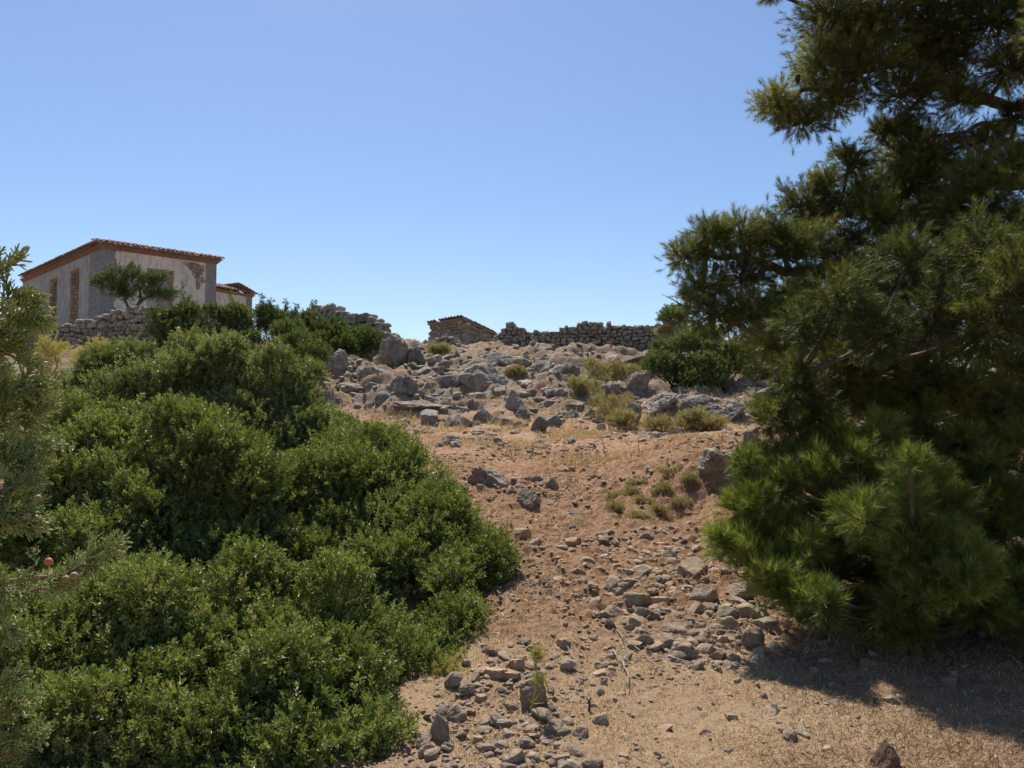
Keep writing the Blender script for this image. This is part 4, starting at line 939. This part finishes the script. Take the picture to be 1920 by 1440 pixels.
# ---- dead branches and the stub
def branch(pts, r, label, side=(), mat='dead_wood', lift=.03):
    P = []
    for (x, y) in pts: g = ghit(x, y); P.append(g + [0, 0, lift])
    root = empty('dead_branch', P[0]); tag(root, label, 'branch'); m = MB(); Q = []
    for k in range(len(P) - 1):
        for t in (0, .5): Q.append(P[k] * (1 - t) + P[k + 1] * t + rng.normal(size=3) * .006)
    Q.append(P[-1]); m.tube(Q, np.linspace(r, r * .4, len(Q)), 7, wob=.12); m.build('stick', M[mat], root, True)
    for s in side:
        m = MB(); q = [ghit(x, y) + [0, 0, lift + .03 * k] for k, (x, y) in enumerate(s)]; m.tube(q, np.linspace(r * .7, r * .25, len(q)), 6, wob=.1); m.build('side_twig', M[mat], root, True)
branch([(1128, 1158), (1165, 1200), (1205, 1232), (1238, 1256)], 0.0048, 'long straight grey stick lying across the stony ground left of the pile', [[(1165, 1200), (1172, 1222)]])
branch([(1148, 1228), (1166, 1248), (1178, 1272), (1176, 1300)], 0.0054, 'short curved pale stick below the long straight one', [[(1166, 1248), (1150, 1262)]])
branch([(1250, 1240), (1290, 1250), (1325, 1266)], 0.0054, 'pale forked stick at the lower edge of the stone pile', [[(1290, 1250), (1300, 1262)]])
branch([(1320, 1208), (1345, 1202), (1378, 1208), (1392, 1216)], 0.0054, 'grey forked branch resting on top of the stone pile', [[(1320, 1208), (1334, 1190), (1350, 1180)], [(1345, 1202), (1332, 1200)]], lift=.08)
branch([(1412, 1124), (1420, 1146), (1428, 1166)], 0.0042, 'thin pale stick standing by the flat topped rock', [[(1420, 1146), (1450, 1132)]], lift=.05)
branch([(1065, 1222), (1080, 1246), (1096, 1262)], 0.0030, 'thin dry stick among the pale foreground stones', [])
def stub():
    g = ghit(1104, 1338); t = at(1104, 1312, g[1]); root = empty('twig_stub', g); tag(root, 'small dark upright twig stub in the stony foreground', 'stub')
    m = MB(); m.tube([g - [0, 0, .02], (g + t) / 2 + [.003, 0, 0], t], [.008, .007, .006], 7, wob=.2); m.tube([t - [0, 0, .01], t + [.012, 0, .014]], [.005, .003], 5); m.tube([t - [0, 0, .01], t + [-.01, 0, .01]], [.005, .003], 5); m.build('stick', M['dark_wood'], root, True)
stub()

# ------------------------------------------------------------ pines
def pine_clump(mt, mw, c, r, ntw, ntf, lib, scale, start=None, up=.25, tint=(.15, .75), squash=.8):
    c = np.asarray(c, float); d = rdir(ntw); d[:, 2] = d[:, 2] * squash + .12
    P, Dn = [], []
    for dd in d:
        e = c + dd * r * random.uniform(.75, 1.08); m_ = c * .55 + e * .45 + rng.normal(size=3) * r * .1
        mw.tube([c + dd * r * .05, m_, e], [.011, .007, .003], 4)
        t = rng.uniform(.25, 1.02, ntf); q = np.where(t[:, None] < .5, c + (m_ - c) * (t[:, None] / .5), m_ + (e - m_) * ((t[:, None] - .5) / .5))
        side = rng.normal(size=(ntf, 3)) * r * .2; P.append(q + side)
        Dn.append(dd * .8 + side / (r * .3) + np.array([0, 0, up]) + rng.normal(size=(ntf, 3)) * .25)
    P = np.vstack(P); Dn = np.vstack(Dn); n = len(P)
    tn = rng.uniform(*tint) + rng.normal(size=n) * .17
    scatter(lib, P, frames(Dn), scale * rng.uniform(.8, 1.15, n), np.clip(tn, 0, 1), mt)
def bez(a, b, sag=.2, n=6):
    a = np.asarray(a, float); b = np.asarray(b, float); t = np.linspace(0, 1, n)[:, None]; k = np.linalg.norm(b - a)
    m = (a + b) / 2 + [0, 0, sag * k] + rng.normal(size=3) * .05 * k
    return (1 - t) ** 2 * a + 2 * t * (1 - t) * m + t ** 2 * b
def big_pine():
    base = at(2060, 900, 8.2); base[2] = float(H(base[0], base[1], False)); root = empty('pine_tree', base); tag(root, 'huge dark old pine whose long branch reaches left over the slope', 'pine tree')
    ax = [base - [0, 0, .1], at(2050, 700, 8.3), at(2000, 450, 8.5), at(1960, 200, 8.6), at(1940, -60, 8.6), at(1930, -420, 8.6)]
    m = MB(); m.tube(ax, [.26, .22, .19, .16, .13, .07], 14, wob=.06); m.build('trunk', M['pine_bark'], root, True)
    def on_trunk(z):
        A = np.array(ax); k = np.clip(np.interp(z, A[:, 2], np.arange(len(A))), 0, len(A) - 1); i = int(min(k, len(A) - 2)); return A[i] + (A[i + 1] - A[i]) * (k - i)
    limbs = [  # visible limbs as picture polylines
      ([(1990, 330, 8.5), (1860, 345, 8.4), (1790, 372, 8.2), (1715, 418, 8.0), (1640, 468, 7.8), (1560, 500, 7.6), (1480, 506, 7.5), (1400, 484, 7.4), (1320, 478, 7.4)], .085),
      ([(1640, 468, 7.8), (1600, 440, 7.9), (1560, 420, 8.0), (1500, 400, 8.1)], .03),
      ([(1560, 500, 7.6), (1500, 540, 7.4), (1430, 560, 7.3), (1370, 590, 7.2)], .03),
      ([(1970, 140, 8.6), (1905, 205, 8.2), (1850, 190, 8.0), (1760, 140, 7.9), (1640, 110, 7.9), (1560, 140, 7.9), (1480, 190, 7.9)], .06),
      ([(1990, 330, 8.5), (1890, 270, 8.0), (1850, 230, 7.8), (1800, 250, 7.8)], .045),
      ([(2020, 560, 8.4), (1920, 610, 7.6), (1860, 600, 7.2), (1800, 630, 6.9), (1700, 660, 6.6), (1600, 690, 6.4), (1500, 700, 6.3)], .06),
      ([(1860, 600, 7.2), (1830, 650, 7.0), (1800, 700, 6.8)], .03),
      ([(1940, -40, 8.6), (1820, 10, 8.3), (1700, 10, 8.1), (1580, 30, 8.0)], .06)]
    for k, (pl, r) in enumerate(limbs):
        P = np.array([at(*p) for p in pl]); t = np.linspace(0, len(P) - 1, len(P) * 3); Q = np.stack([np.interp(t, np.arange(len(P)), P[:, j]) for j in range(3)], 1) + rng.normal(size=(len(t), 3)) * r * .25
        m = MB(); m.tube(Q, np.linspace(r, r * .3, len(Q)), 9, wob=.08); m.build('limb', M['pine_bark'], root, True)
    CL = [(1560, 30, 8.0, 74), (1650, 50, 8.0, 90), (1750, 50, 8.1, 90), (1860, 40, 8.0, 95), (1535, 120, 7.9, 58), (1462, 196, 7.9, 44), (1505, 226, 7.9, 44), (1610, 140, 7.9, 78), (1690, 180, 7.9, 60), (1560, 190, 8.1, 42),
      (1740, 290, 8.0, 72), (1890, 130, 7.9, 60), (1770, 110, 8.1, 56), (1590, 310, 8.1, 40), (1550, 345, 8.1, 30), (1700, 360, 8.2, 78), (1640, 350, 8.3, 50), (1500, 385, 8.1, 42), (1560, 400, 8.1, 52), (1640, 420, 8.0, 60), (1830, 390, 7.2, 70), (1890, 430, 7.0, 70), (1830, 330, 7.3, 40), (1770, 470, 7.9, 66), (1900, 310, 7.4, 40),
      (1284, 484, 7.4, 34), (1330, 452, 7.4, 40), (1388, 440, 7.4, 40), (1440, 440, 7.5, 40), (1318, 540, 7.3, 44), (1390, 520, 7.4, 50), (1470, 480, 7.5, 55), (1520, 455, 7.7, 45), (1345, 592, 7.2, 40), (1400, 600, 7.2, 52), (1470, 590, 7.3, 60), (1550, 560, 7.4, 60), (1620, 530, 7.6, 62), (1700, 540, 7.7, 70), (1790, 560, 7.3, 70), (1880, 540, 7.2, 80),
      (1450, 650, 6.9, 50), (1530, 640, 6.8, 60), (1610, 610, 6.8, 60), (1690, 620, 6.8, 50), (1500, 720, 6.3, 50), (1580, 700, 6.4, 60), (1650, 700, 6.5, 55), (1720, 710, 6.7, 46), (1900, 690, 7.0, 60), (1900, 620, 7.4, 34), (1460, 780, 6.2, 48), (1530, 780, 6.2, 44), (1800, 740, 6.8, 60), (1880, 780, 6.8, 70),
      (1660, -70, 8.2, 90), (1800, -90, 8.3, 100), (1930, -60, 8.0, 100), (1740, -220, 8.6, 120), (1900, -240, 8.6, 130), (2020, 100, 8.2, 120), (2040, -120, 8.6, 140), (2020, 420, 7.9, 110), (2030, 640, 7.4, 100), (2010, 260, 7.6, 90), (1960, -420, 8.9, 130), (1800, -380, 8.9, 110), (2100, 300, 9.2, 140), (2150, 60, 9.2, 160), (2100, 560, 9, 140), (2100, -260, 9.3, 160), (1450, -14, 8.0, 14), (1850, 262, 7.8, 34), (1800, 190, 8.0, 30), (1905, 220, 7.8, 26), (1690, 250, 8.1, 32), (1650, 250, 8.2, 22), (1740, 400, 8.1, 44), (1620, 380, 8.2, 40), (1760, 620, 7.2, 36), (1880, 480, 7.4, 60), (1690, 470, 7.9, 50), (1590, 470, 7.9, 40), (1600, 80, 8.3, 60), (1800, 170, 8.5, 44), (1720, 110, 8.5, 70), (1850, 340, 8.4, 60), (1760, 330, 8.6, 60), (1700, 300, 8.6, 50), (1650, 490, 8.4, 60), (1780, 510, 8.4, 80), (1500, 560, 7.9, 44), (1580, 620, 7.6, 50), (1660, 580, 7.6, 50), (1760, 680, 7.6, 40), (1620, 740, 6.9, 50), (1700, 760, 7.0, 46), (1560, 830, 6.6, 30), (2080, 350, 5.8, 120), (2040, 520, 5.6, 110), (2150, 200, 6.0, 130), (2100, 700, 5.4, 120), (2000, 30, 6.6, 70), (2120, -60, 6.6, 130), (1980, -160, 7.0, 100), (1500, 610, 6.0, 44), (1580, 560, 5.9, 56), (1650, 630, 5.7, 56), (1750, 580, 5.6, 66), (1850, 620, 5.5, 70), (1700, 490, 6.0, 56), (1850, 470, 5.7, 76), (1920, 560, 5.3, 90), (1980, 480, 5.2, 90)]  # off-frame and near clumps here are added to cast shade on the ground
    mt, mw = MB(), MB()
    limbpts = np.vstack([np.array([at(*p) for p in pl]) for pl, r in limbs])
    CL += [(x, y, D, 0) for x, y, D in ()]
    for (px, py, D, rp) in CL:
        c = at(px, py, D); r = rp / F * D; d = np.linalg.norm(limbpts - c, axis=1); j = limbpts[int(np.argmin(d))]
        s = j if d.min() < 1.2 else on_trunk(c[2] - .4)
        mw.tube(bez(s, c, -.08), np.linspace(.03, .012, 6), 5, wob=.1)
        k = int((23 if D < 8.25 else 9) * (r / .28) ** 1.7) + 7
        pine_clump(mt, mw, c, r, k if D > 6.05 else int(k * .7), 15, LIB_P, 1.0, squash=.75, tint=(.1, .7) if D > 6.05 else (0, .35))  # near clumps take darker needle tints, shade put into the colour
    for (X, Y, Z, r) in ((3.2, 5.2, 5.6, .8), (4.4, 4.6, 5.9, .9), (2.6, 4.4, 5.7, .6), (5.2, 5.6, 5.2, .9), (3.6, 3.8, 6.0, .8), (5.4, 4.4, 5.0, .9), (4.0, 6.2, 6.2, .8), (6.0, 5.2, 3.8, .9), (5.6, 4.2, 3.2, .8)):  # unseen overhead clumps, added to block sky light and deepen the shade
        c = np.array([X, Y, Z]); mw.tube(bez(on_trunk(Z - .5), c, .05), np.linspace(.05, .015, 6), 6, wob=.1); pine_clump(mt, mw, c, r, 60, 12, LIB_P, 1.5, squash=.6)
    mt.build('crown', M['pine'], root); mw.build('twigs', M['pine_bark'], root, True)
    # cones in the left limb
    for k, (x, y) in enumerate([(1355, 515), (1372, 498), (1395, 520), (1342, 500), (1430, 508), (1384, 560), (1366, 585), (1440, 590), (1462, 575), (1480, 600), (1495, 148), (1458, 640), (1540, 590), (1405, 505), (1490, 620)]):
        V, Fc = rock(700 + k % 3, 3, 16, 8, .12); V = V * [.026, .026, .042]; c = at(x, y, 7.15); m = MB(); m.add(V + c, Fc); m.build('cone', M['cone'], root, True)
big_pine()
def young_pine(name, label, cl, base, mat='young_pine', lib=None, sc_=1.0, tint=(.15, .8), ntf=10, den=15):
    cl = [(x + random.gauss(0, .5) * r, y + random.gauss(0, .42) * r, D + random.gauss(0, .1), r * random.uniform(.32, .58)) for (x, y, D, r) in cl for _ in range(5)]
    b = at(*base); b[2] = float(H(b[0], b[1], False)); root = empty(name, b); tag(root, label, 'young pine')
    mt, mw = MB(), MB(); top = max((at(x, y, D) for (x, y, D, r) in cl), key=lambda q: q[2])
    m = MB(); m.tube(bez(b - [0, 0, .05], b + (top - b) * .6 + [0, .12, 0], .0), np.linspace(.04, .008, 6), 8, wob=.06); m.build('trunk', M['pine_bark'], root, True)
    for (px, py, D, rp) in cl:
        c = at(px, py, D); r = rp / F * D; s = b + (top - b) * np.clip((c[2] - b[2]) / max(.1, top[2] - b[2]) * .7, .05, .9); mw.tube(bez(s, c, -.1), np.linspace(.02, .008, 6), 5, wob=.1)
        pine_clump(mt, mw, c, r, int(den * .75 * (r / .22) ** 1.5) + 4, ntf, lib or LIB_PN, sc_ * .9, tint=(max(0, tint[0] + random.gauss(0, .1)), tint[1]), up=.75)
    mt.build('crown', M[mat], root); mw.build('twigs', M['pine_bark'], root, True)
young_pine('young_pine', 'bright green young pine with soft long needles left of the shaded ones', [(1400, 950, 5.9, 42), (1395, 1010, 5.7, 36), (1440, 910, 6.0, 44), (1450, 990, 5.8, 50), (1500, 860, 6.1, 48), (1560, 835, 6.1, 46), (1600, 870, 6.0, 52), (1540, 910, 5.9, 54), (1440, 1060, 5.6, 44), (1470, 1100, 5.5, 42), (1500, 1030, 5.7, 42), (1590, 950, 5.9, 46), (1640, 820, 6.2, 42), (1520, 1130, 5.4, 40), (1420, 880, 6.1, 24)], (1530, 1130, 5.8))
young_pine('young_pine', 'sunlit young pine with a yellow green tip at the middle of the lower right', [(1720, 900, 5.4, 32), (1640, 950, 5.5, 44), (1690, 970, 5.4, 48), (1740, 1000, 5.3, 44), (1650, 1010, 5.4, 40), (1780, 1040, 5.2, 42), (1700, 1060, 5.2, 44), (1730, 1110, 5.1, 40), (1790, 1110, 5.1, 40), (1830, 1060, 5.2, 36), (1790, 960, 5.4, 24), (1620, 970, 5.5, 26)], (1720, 1150, 5.5))
young_pine('young_pine', 'dark shaded young pine against the right edge of the picture', [(1850, 900, 6.0, 60), (1900, 980, 5.8, 60), (1800, 860, 6.2, 56), (1920, 850, 6.1, 70), (1740, 840, 6.4, 54), (1700, 800, 6.6, 50), (1860, 1000, 5.9, 50), (1940, 1080, 5.6, 60), (1880, 1100, 5.6, 46), (1780, 920, 6.1, 50), (1690, 870, 6.5, 44), (1960, 950, 5.9, 80), (1960, 1180, 5.4, 60), (1650, 1120, 5.9, 44), (1580, 1080, 6.0, 46), (1600, 1150, 5.6, 50), (1680, 1180, 5.4, 44), (1560, 1010, 6.2, 40), (1820, 1130, 5.3, 40), (1900, 1160, 5.2, 46), (1540, 1140, 5.4, 30)], (1880, 1150, 6.0), tint=(.0, .5))  # low tint range paints the big pine's shade into the needle colour
# further trees behind the pines that close the view at the right
young_pine('background_pine', 'dark pine standing behind the big pine on the slope', [(1640, 760, 11, 50), (1720, 730, 11, 55), (1790, 720, 11, 50), (1600, 740, 11, 40), (1860, 760, 11, 60), (1920, 740, 11, 60), (1680, 690, 11, 40), (1990, 700, 11, 80), (1560, 750, 11.5, 34), (1880, 830, 10.5, 60), (1960, 840, 10.5, 70)], (1760, 860, 11), mat='pine', lib=LIB_P, sc_=1.3, tint=(.1, .5), den=12)
def snag():
    b = at(1284, 614, 23.5); root = empty('bare_snag', b); tag(root, 'bare dark snag with thin twigs standing against the sky at the wall end', 'dead tree')
    m = MB()
    for pl, r in (([(1284, 640), (1284, 605), (1290, 580), (1296, 565)], .07), ([(1289, 584), (1278, 572), (1262, 562)], .035), ([(1278, 572), (1262, 572), (1250, 578)], .015), ([(1262, 562), (1250, 556), (1240, 552)], .014), ([(1286, 600), (1272, 590), (1260, 590)], .015), ([(1270, 567), (1268, 556)], .012)):
        P = [at(x, y, 23.5) for x, y in pl]; m.tube(P, np.linspace(r, r * .4, len(P)), 7, wob=.1)
    m.build('trunk', M['dark_wood'], root, True)
    m = MB(); shrub_foliage(m, [pb(1300, 572, 23.5, 12), pb(1290, 590, 23.6, 10)], LIB_P, 120, 1.3, (.1, .18), tint=(.2, .8)); m.build('foliage', M['pine'], root)
snag()

# ------------------------------------------------------------ juniper at the left edge
def juniper_lib(n=4):
    lib = []
    for k in range(n):
        V, Fc, T = [], [], []
        def twiglet(a, d, l, r):
            d = d / np.linalg.norm(d); s = np.cross(d, [.3, .2, 1]); s /= np.linalg.norm(s); q = np.cross(d, s); seg = max(2, int(l / .005)); i0 = len(V)
            for j in range(seg + 1):
                t = j / seg; rr = r * (1 - .45 * t) * (1.15 if j % 2 else .8); c = a + d * l * t + np.array([0, 0, .15 * l * t * t])
                for m_ in range(4):
                    an = m_ * math.pi / 2 + (j % 2) * math.pi / 4; V.append(c + (s * math.cos(an) + q * math.sin(an)) * rr); T.append(.25 * t - .08 + random.uniform(-.05, .05))
            for j in range(seg):
                for m_ in range(4):
                    a_, b_ = i0 + j * 4 + m_, i0 + j * 4 + (m_ + 1) % 4; Fc.extend([[a_, b_, b_ + 4], [a_, b_ + 4, a_ + 4]])
            i = len(V); V.append(a + d * (l + .001) + np.array([0, 0, .15 * l])); T.append(.2)
            for m_ in range(4): Fc.append([i0 + seg * 4 + m_, i0 + seg * 4 + (m_ + 1) % 4, i])
        L = .06
        twiglet(np.zeros(3), np.array([0, 0, 1.]), L, .0031)
        for j in range(7):
            t = .12 + .85 * j / 7; a = np.array([0, 0, L * t]); az = (0 if j % 2 else math.pi) + random.gauss(0, .5); el = R(random.uniform(32, 48)); d = np.array([math.cos(az) * math.sin(el), math.sin(az) * math.sin(el) , math.cos(el)])
            l = L * .5 * (1 - .6 * t) * random.uniform(.8, 1.2) + .006; twiglet(a, d, l, .0027)
            for u in (.4, .72):
                d3 = d + rng.normal(size=3) * .5; twiglet(a + d * l * u, d3, l * .45 * (1.1 - u * .5) + .003, .0023)
        lib.append((np.array(V), np.array(Fc), np.array(T)))
    return lib
LIB_J = juniper_lib()
def juniper():
    base = np.array([-1.25, 1.75, 0.0]); base[2] = float(H(base[0], base[1], False)); root = empty('juniper', base); tag(root, 'juniper with scaly yellow green twigs and round fruits at the left edge', 'juniper')
    tr = [base - [0, 0, .05], base + [0, .02, .6], base + [.02, .0, 1.2], base + [.1, 0, 1.7], base + [.18, 0, 1.95]]
    m = MB(); m.tube(tr, [.06, .05, .04, .02, .008], 10, wob=.08); m.build('trunk', M['pine_bark'], root, True)
    # branches as picture polylines with sprays along them
    BR = [([(-120, 640, 1.75), (-20, 600, 1.65), (10, 555, 1.6), (26, 528, 1.6), (42, 508, 1.6)], 10, .02, 1.0),
      ([(-120, 680, 1.7), (-20, 610, 1.6), (40, 580, 1.6), (70, 570, 1.6)], 26, .035, 1.0), ([(-100, 660, 1.7), (-10, 640, 1.6), (50, 610, 1.6), (84, 606, 1.6)], 30, .035, 1.0),
      ([(-100, 720, 1.7), (-10, 690, 1.6), (40, 660, 1.6), (60, 668, 1.6)], 24, .04, 1.0), ([(-100, 800, 1.7), (-10, 760, 1.55), (50, 730, 1.6), (84, 722, 1.6)], 34, .045, 1.0), ([(-100, 880, 1.7), (-10, 830, 1.55), (40, 800, 1.6), (92, 778, 1.6)], 40, .045, 1.0),
      ([(-100, 930, 1.7), (-10, 890, 1.55), (40, 870, 1.55), (96, 850, 1.6)], 38, .045, 1.0), ([(-100, 980, 1.65), (0, 950, 1.5), (40, 920, 1.5), (82, 905, 1.55)], 34, .04, 1.0), ([(-80, 1000, 1.6), (0, 990, 1.5), (40, 970, 1.5), (66, 975, 1.5)], 26, .03, 1.0),
      ([(-120, 1140, 1.5), (-20, 1100, 1.35), (60, 1085, 1.35), (130, 1080, 1.38), (175, 1055, 1.4), (205, 1034, 1.4)], 40, .022, .72), ([(-60, 1120, 1.4), (0, 1100, 1.32), (50, 1110, 1.32), (110, 1100, 1.36)], 22, .02, .72),
      ([(-100, 1180, 1.5), (-30, 1170, 1.4), (0, 1160, 1.4), (14, 1170, 1.4)], 8, .02, .8),
      ([(-120, 1420, 1.3), (-40, 1380, 1.2), (10, 1350, 1.2), (40, 1330, 1.2)], 26, .03, .72), ([(-120, 1480, 1.3), (-40, 1440, 1.2), (20, 1420, 1.2), (50, 1400, 1.2)], 30, .035, .72), ([(-60, 1330, 1.3), (-20, 1310, 1.25), (0, 1300, 1.25), (12, 1292, 1.25)], 10, .02, .72),
      ([(-150, 760, 1.8), (-60, 740, 1.75), (20, 745, 1.75), (40, 750, 1.75)], 40, .06, 1.1), ([(-150, 860, 1.8), (-60, 850, 1.75), (20, 850, 1.75), (50, 860, 1.75)], 40, .06, 1.1), ([(-150, 640, 1.8), (-60, 650, 1.75), (0, 650, 1.75), (20, 640, 1.75)], 26, .05, 1.1)]
    mf = MB()
    for (pl, n, sp_, s_) in BR:
        n = int(n * 1.2)
        P = np.array([at(p[0] - (38 if (pl[-1][1] < 1000) else 10), p[1], p[2]) for p in pl]); zz = P[0]; k = np.array([np.linalg.norm(np.array(t) - zz) for t in tr]).argmin()
        full = np.vstack([np.array(tr[k])[None], P]); t = np.linspace(0, len(full) - 1, len(full) * 3); Q = np.stack([np.interp(t, np.arange(len(full)), full[:, j]) for j in range(3)], 1)
        m = MB(); m.tube(Q, np.linspace(.009, .0018, len(Q)), 6, wob=.1); m.build('branch', M['red_twig'], root, True)
        tt = 1 + (len(P) - 1) * rng.random(n) ** .8; tt = np.minimum(tt, len(P)); c = np.stack([np.interp(tt, np.arange(len(full)), full[:, j]) for j in range(3)], 1)
        tang = np.stack([np.interp(np.minimum(tt + .2, len(P)), np.arange(len(full)), full[:, j]) - np.interp(tt - .2, np.arange(len(full)), full[:, j]) for j in range(3)], 1); tang /= np.linalg.norm(tang, axis=1)[:, None] + 1e-9
        off = rng.normal(size=(n, 3)) * sp_ * .45; dd = tang * .8 + off / sp_ * .6 + rng.normal(size=(n, 3)) * .3 + [0, 0, .1]
        scatter(LIB_J, c + off * .6, frames(dd), s_ * rng.uniform(.5, .85, n), rng.uniform(.3, .9, n), mf)
        # leader spray at the tip
        e = P[-1]; dd = (P[-1] - P[-2])[None] / np.linalg.norm(P[-1] - P[-2]) + rng.normal(size=(3, 3)) * .18; scatter(LIB_J, np.repeat(e[None], 3, 0), frames(dd), np.full(3, s_ * .9), np.full(3, .75), mf)
    mf.build('foliage', M['juniper'], root)
    for (x, y, D, col) in ((92, 1053, 1.33, 'orange'), (140, 1080, 1.33, 'ochre'), (72, 934, 1.47, 'ochre'), (52, 968, 1.47, 'ochre'), (68, 972, 1.48, 'ochre'), (8, 1128, 1.32, 'ochre'), (124, 1086, 1.36, 'ochre')):
        V, Fc = rock(800, 4, 5, 4, .03); V = V * .0062; m = MB(); m.add(V + at(x, y, D), Fc); o = m.build('fruit', M['berry_' + col], root, True)
        if col == 'orange': o['label'] = 'single ripe orange fruit'
juniper()
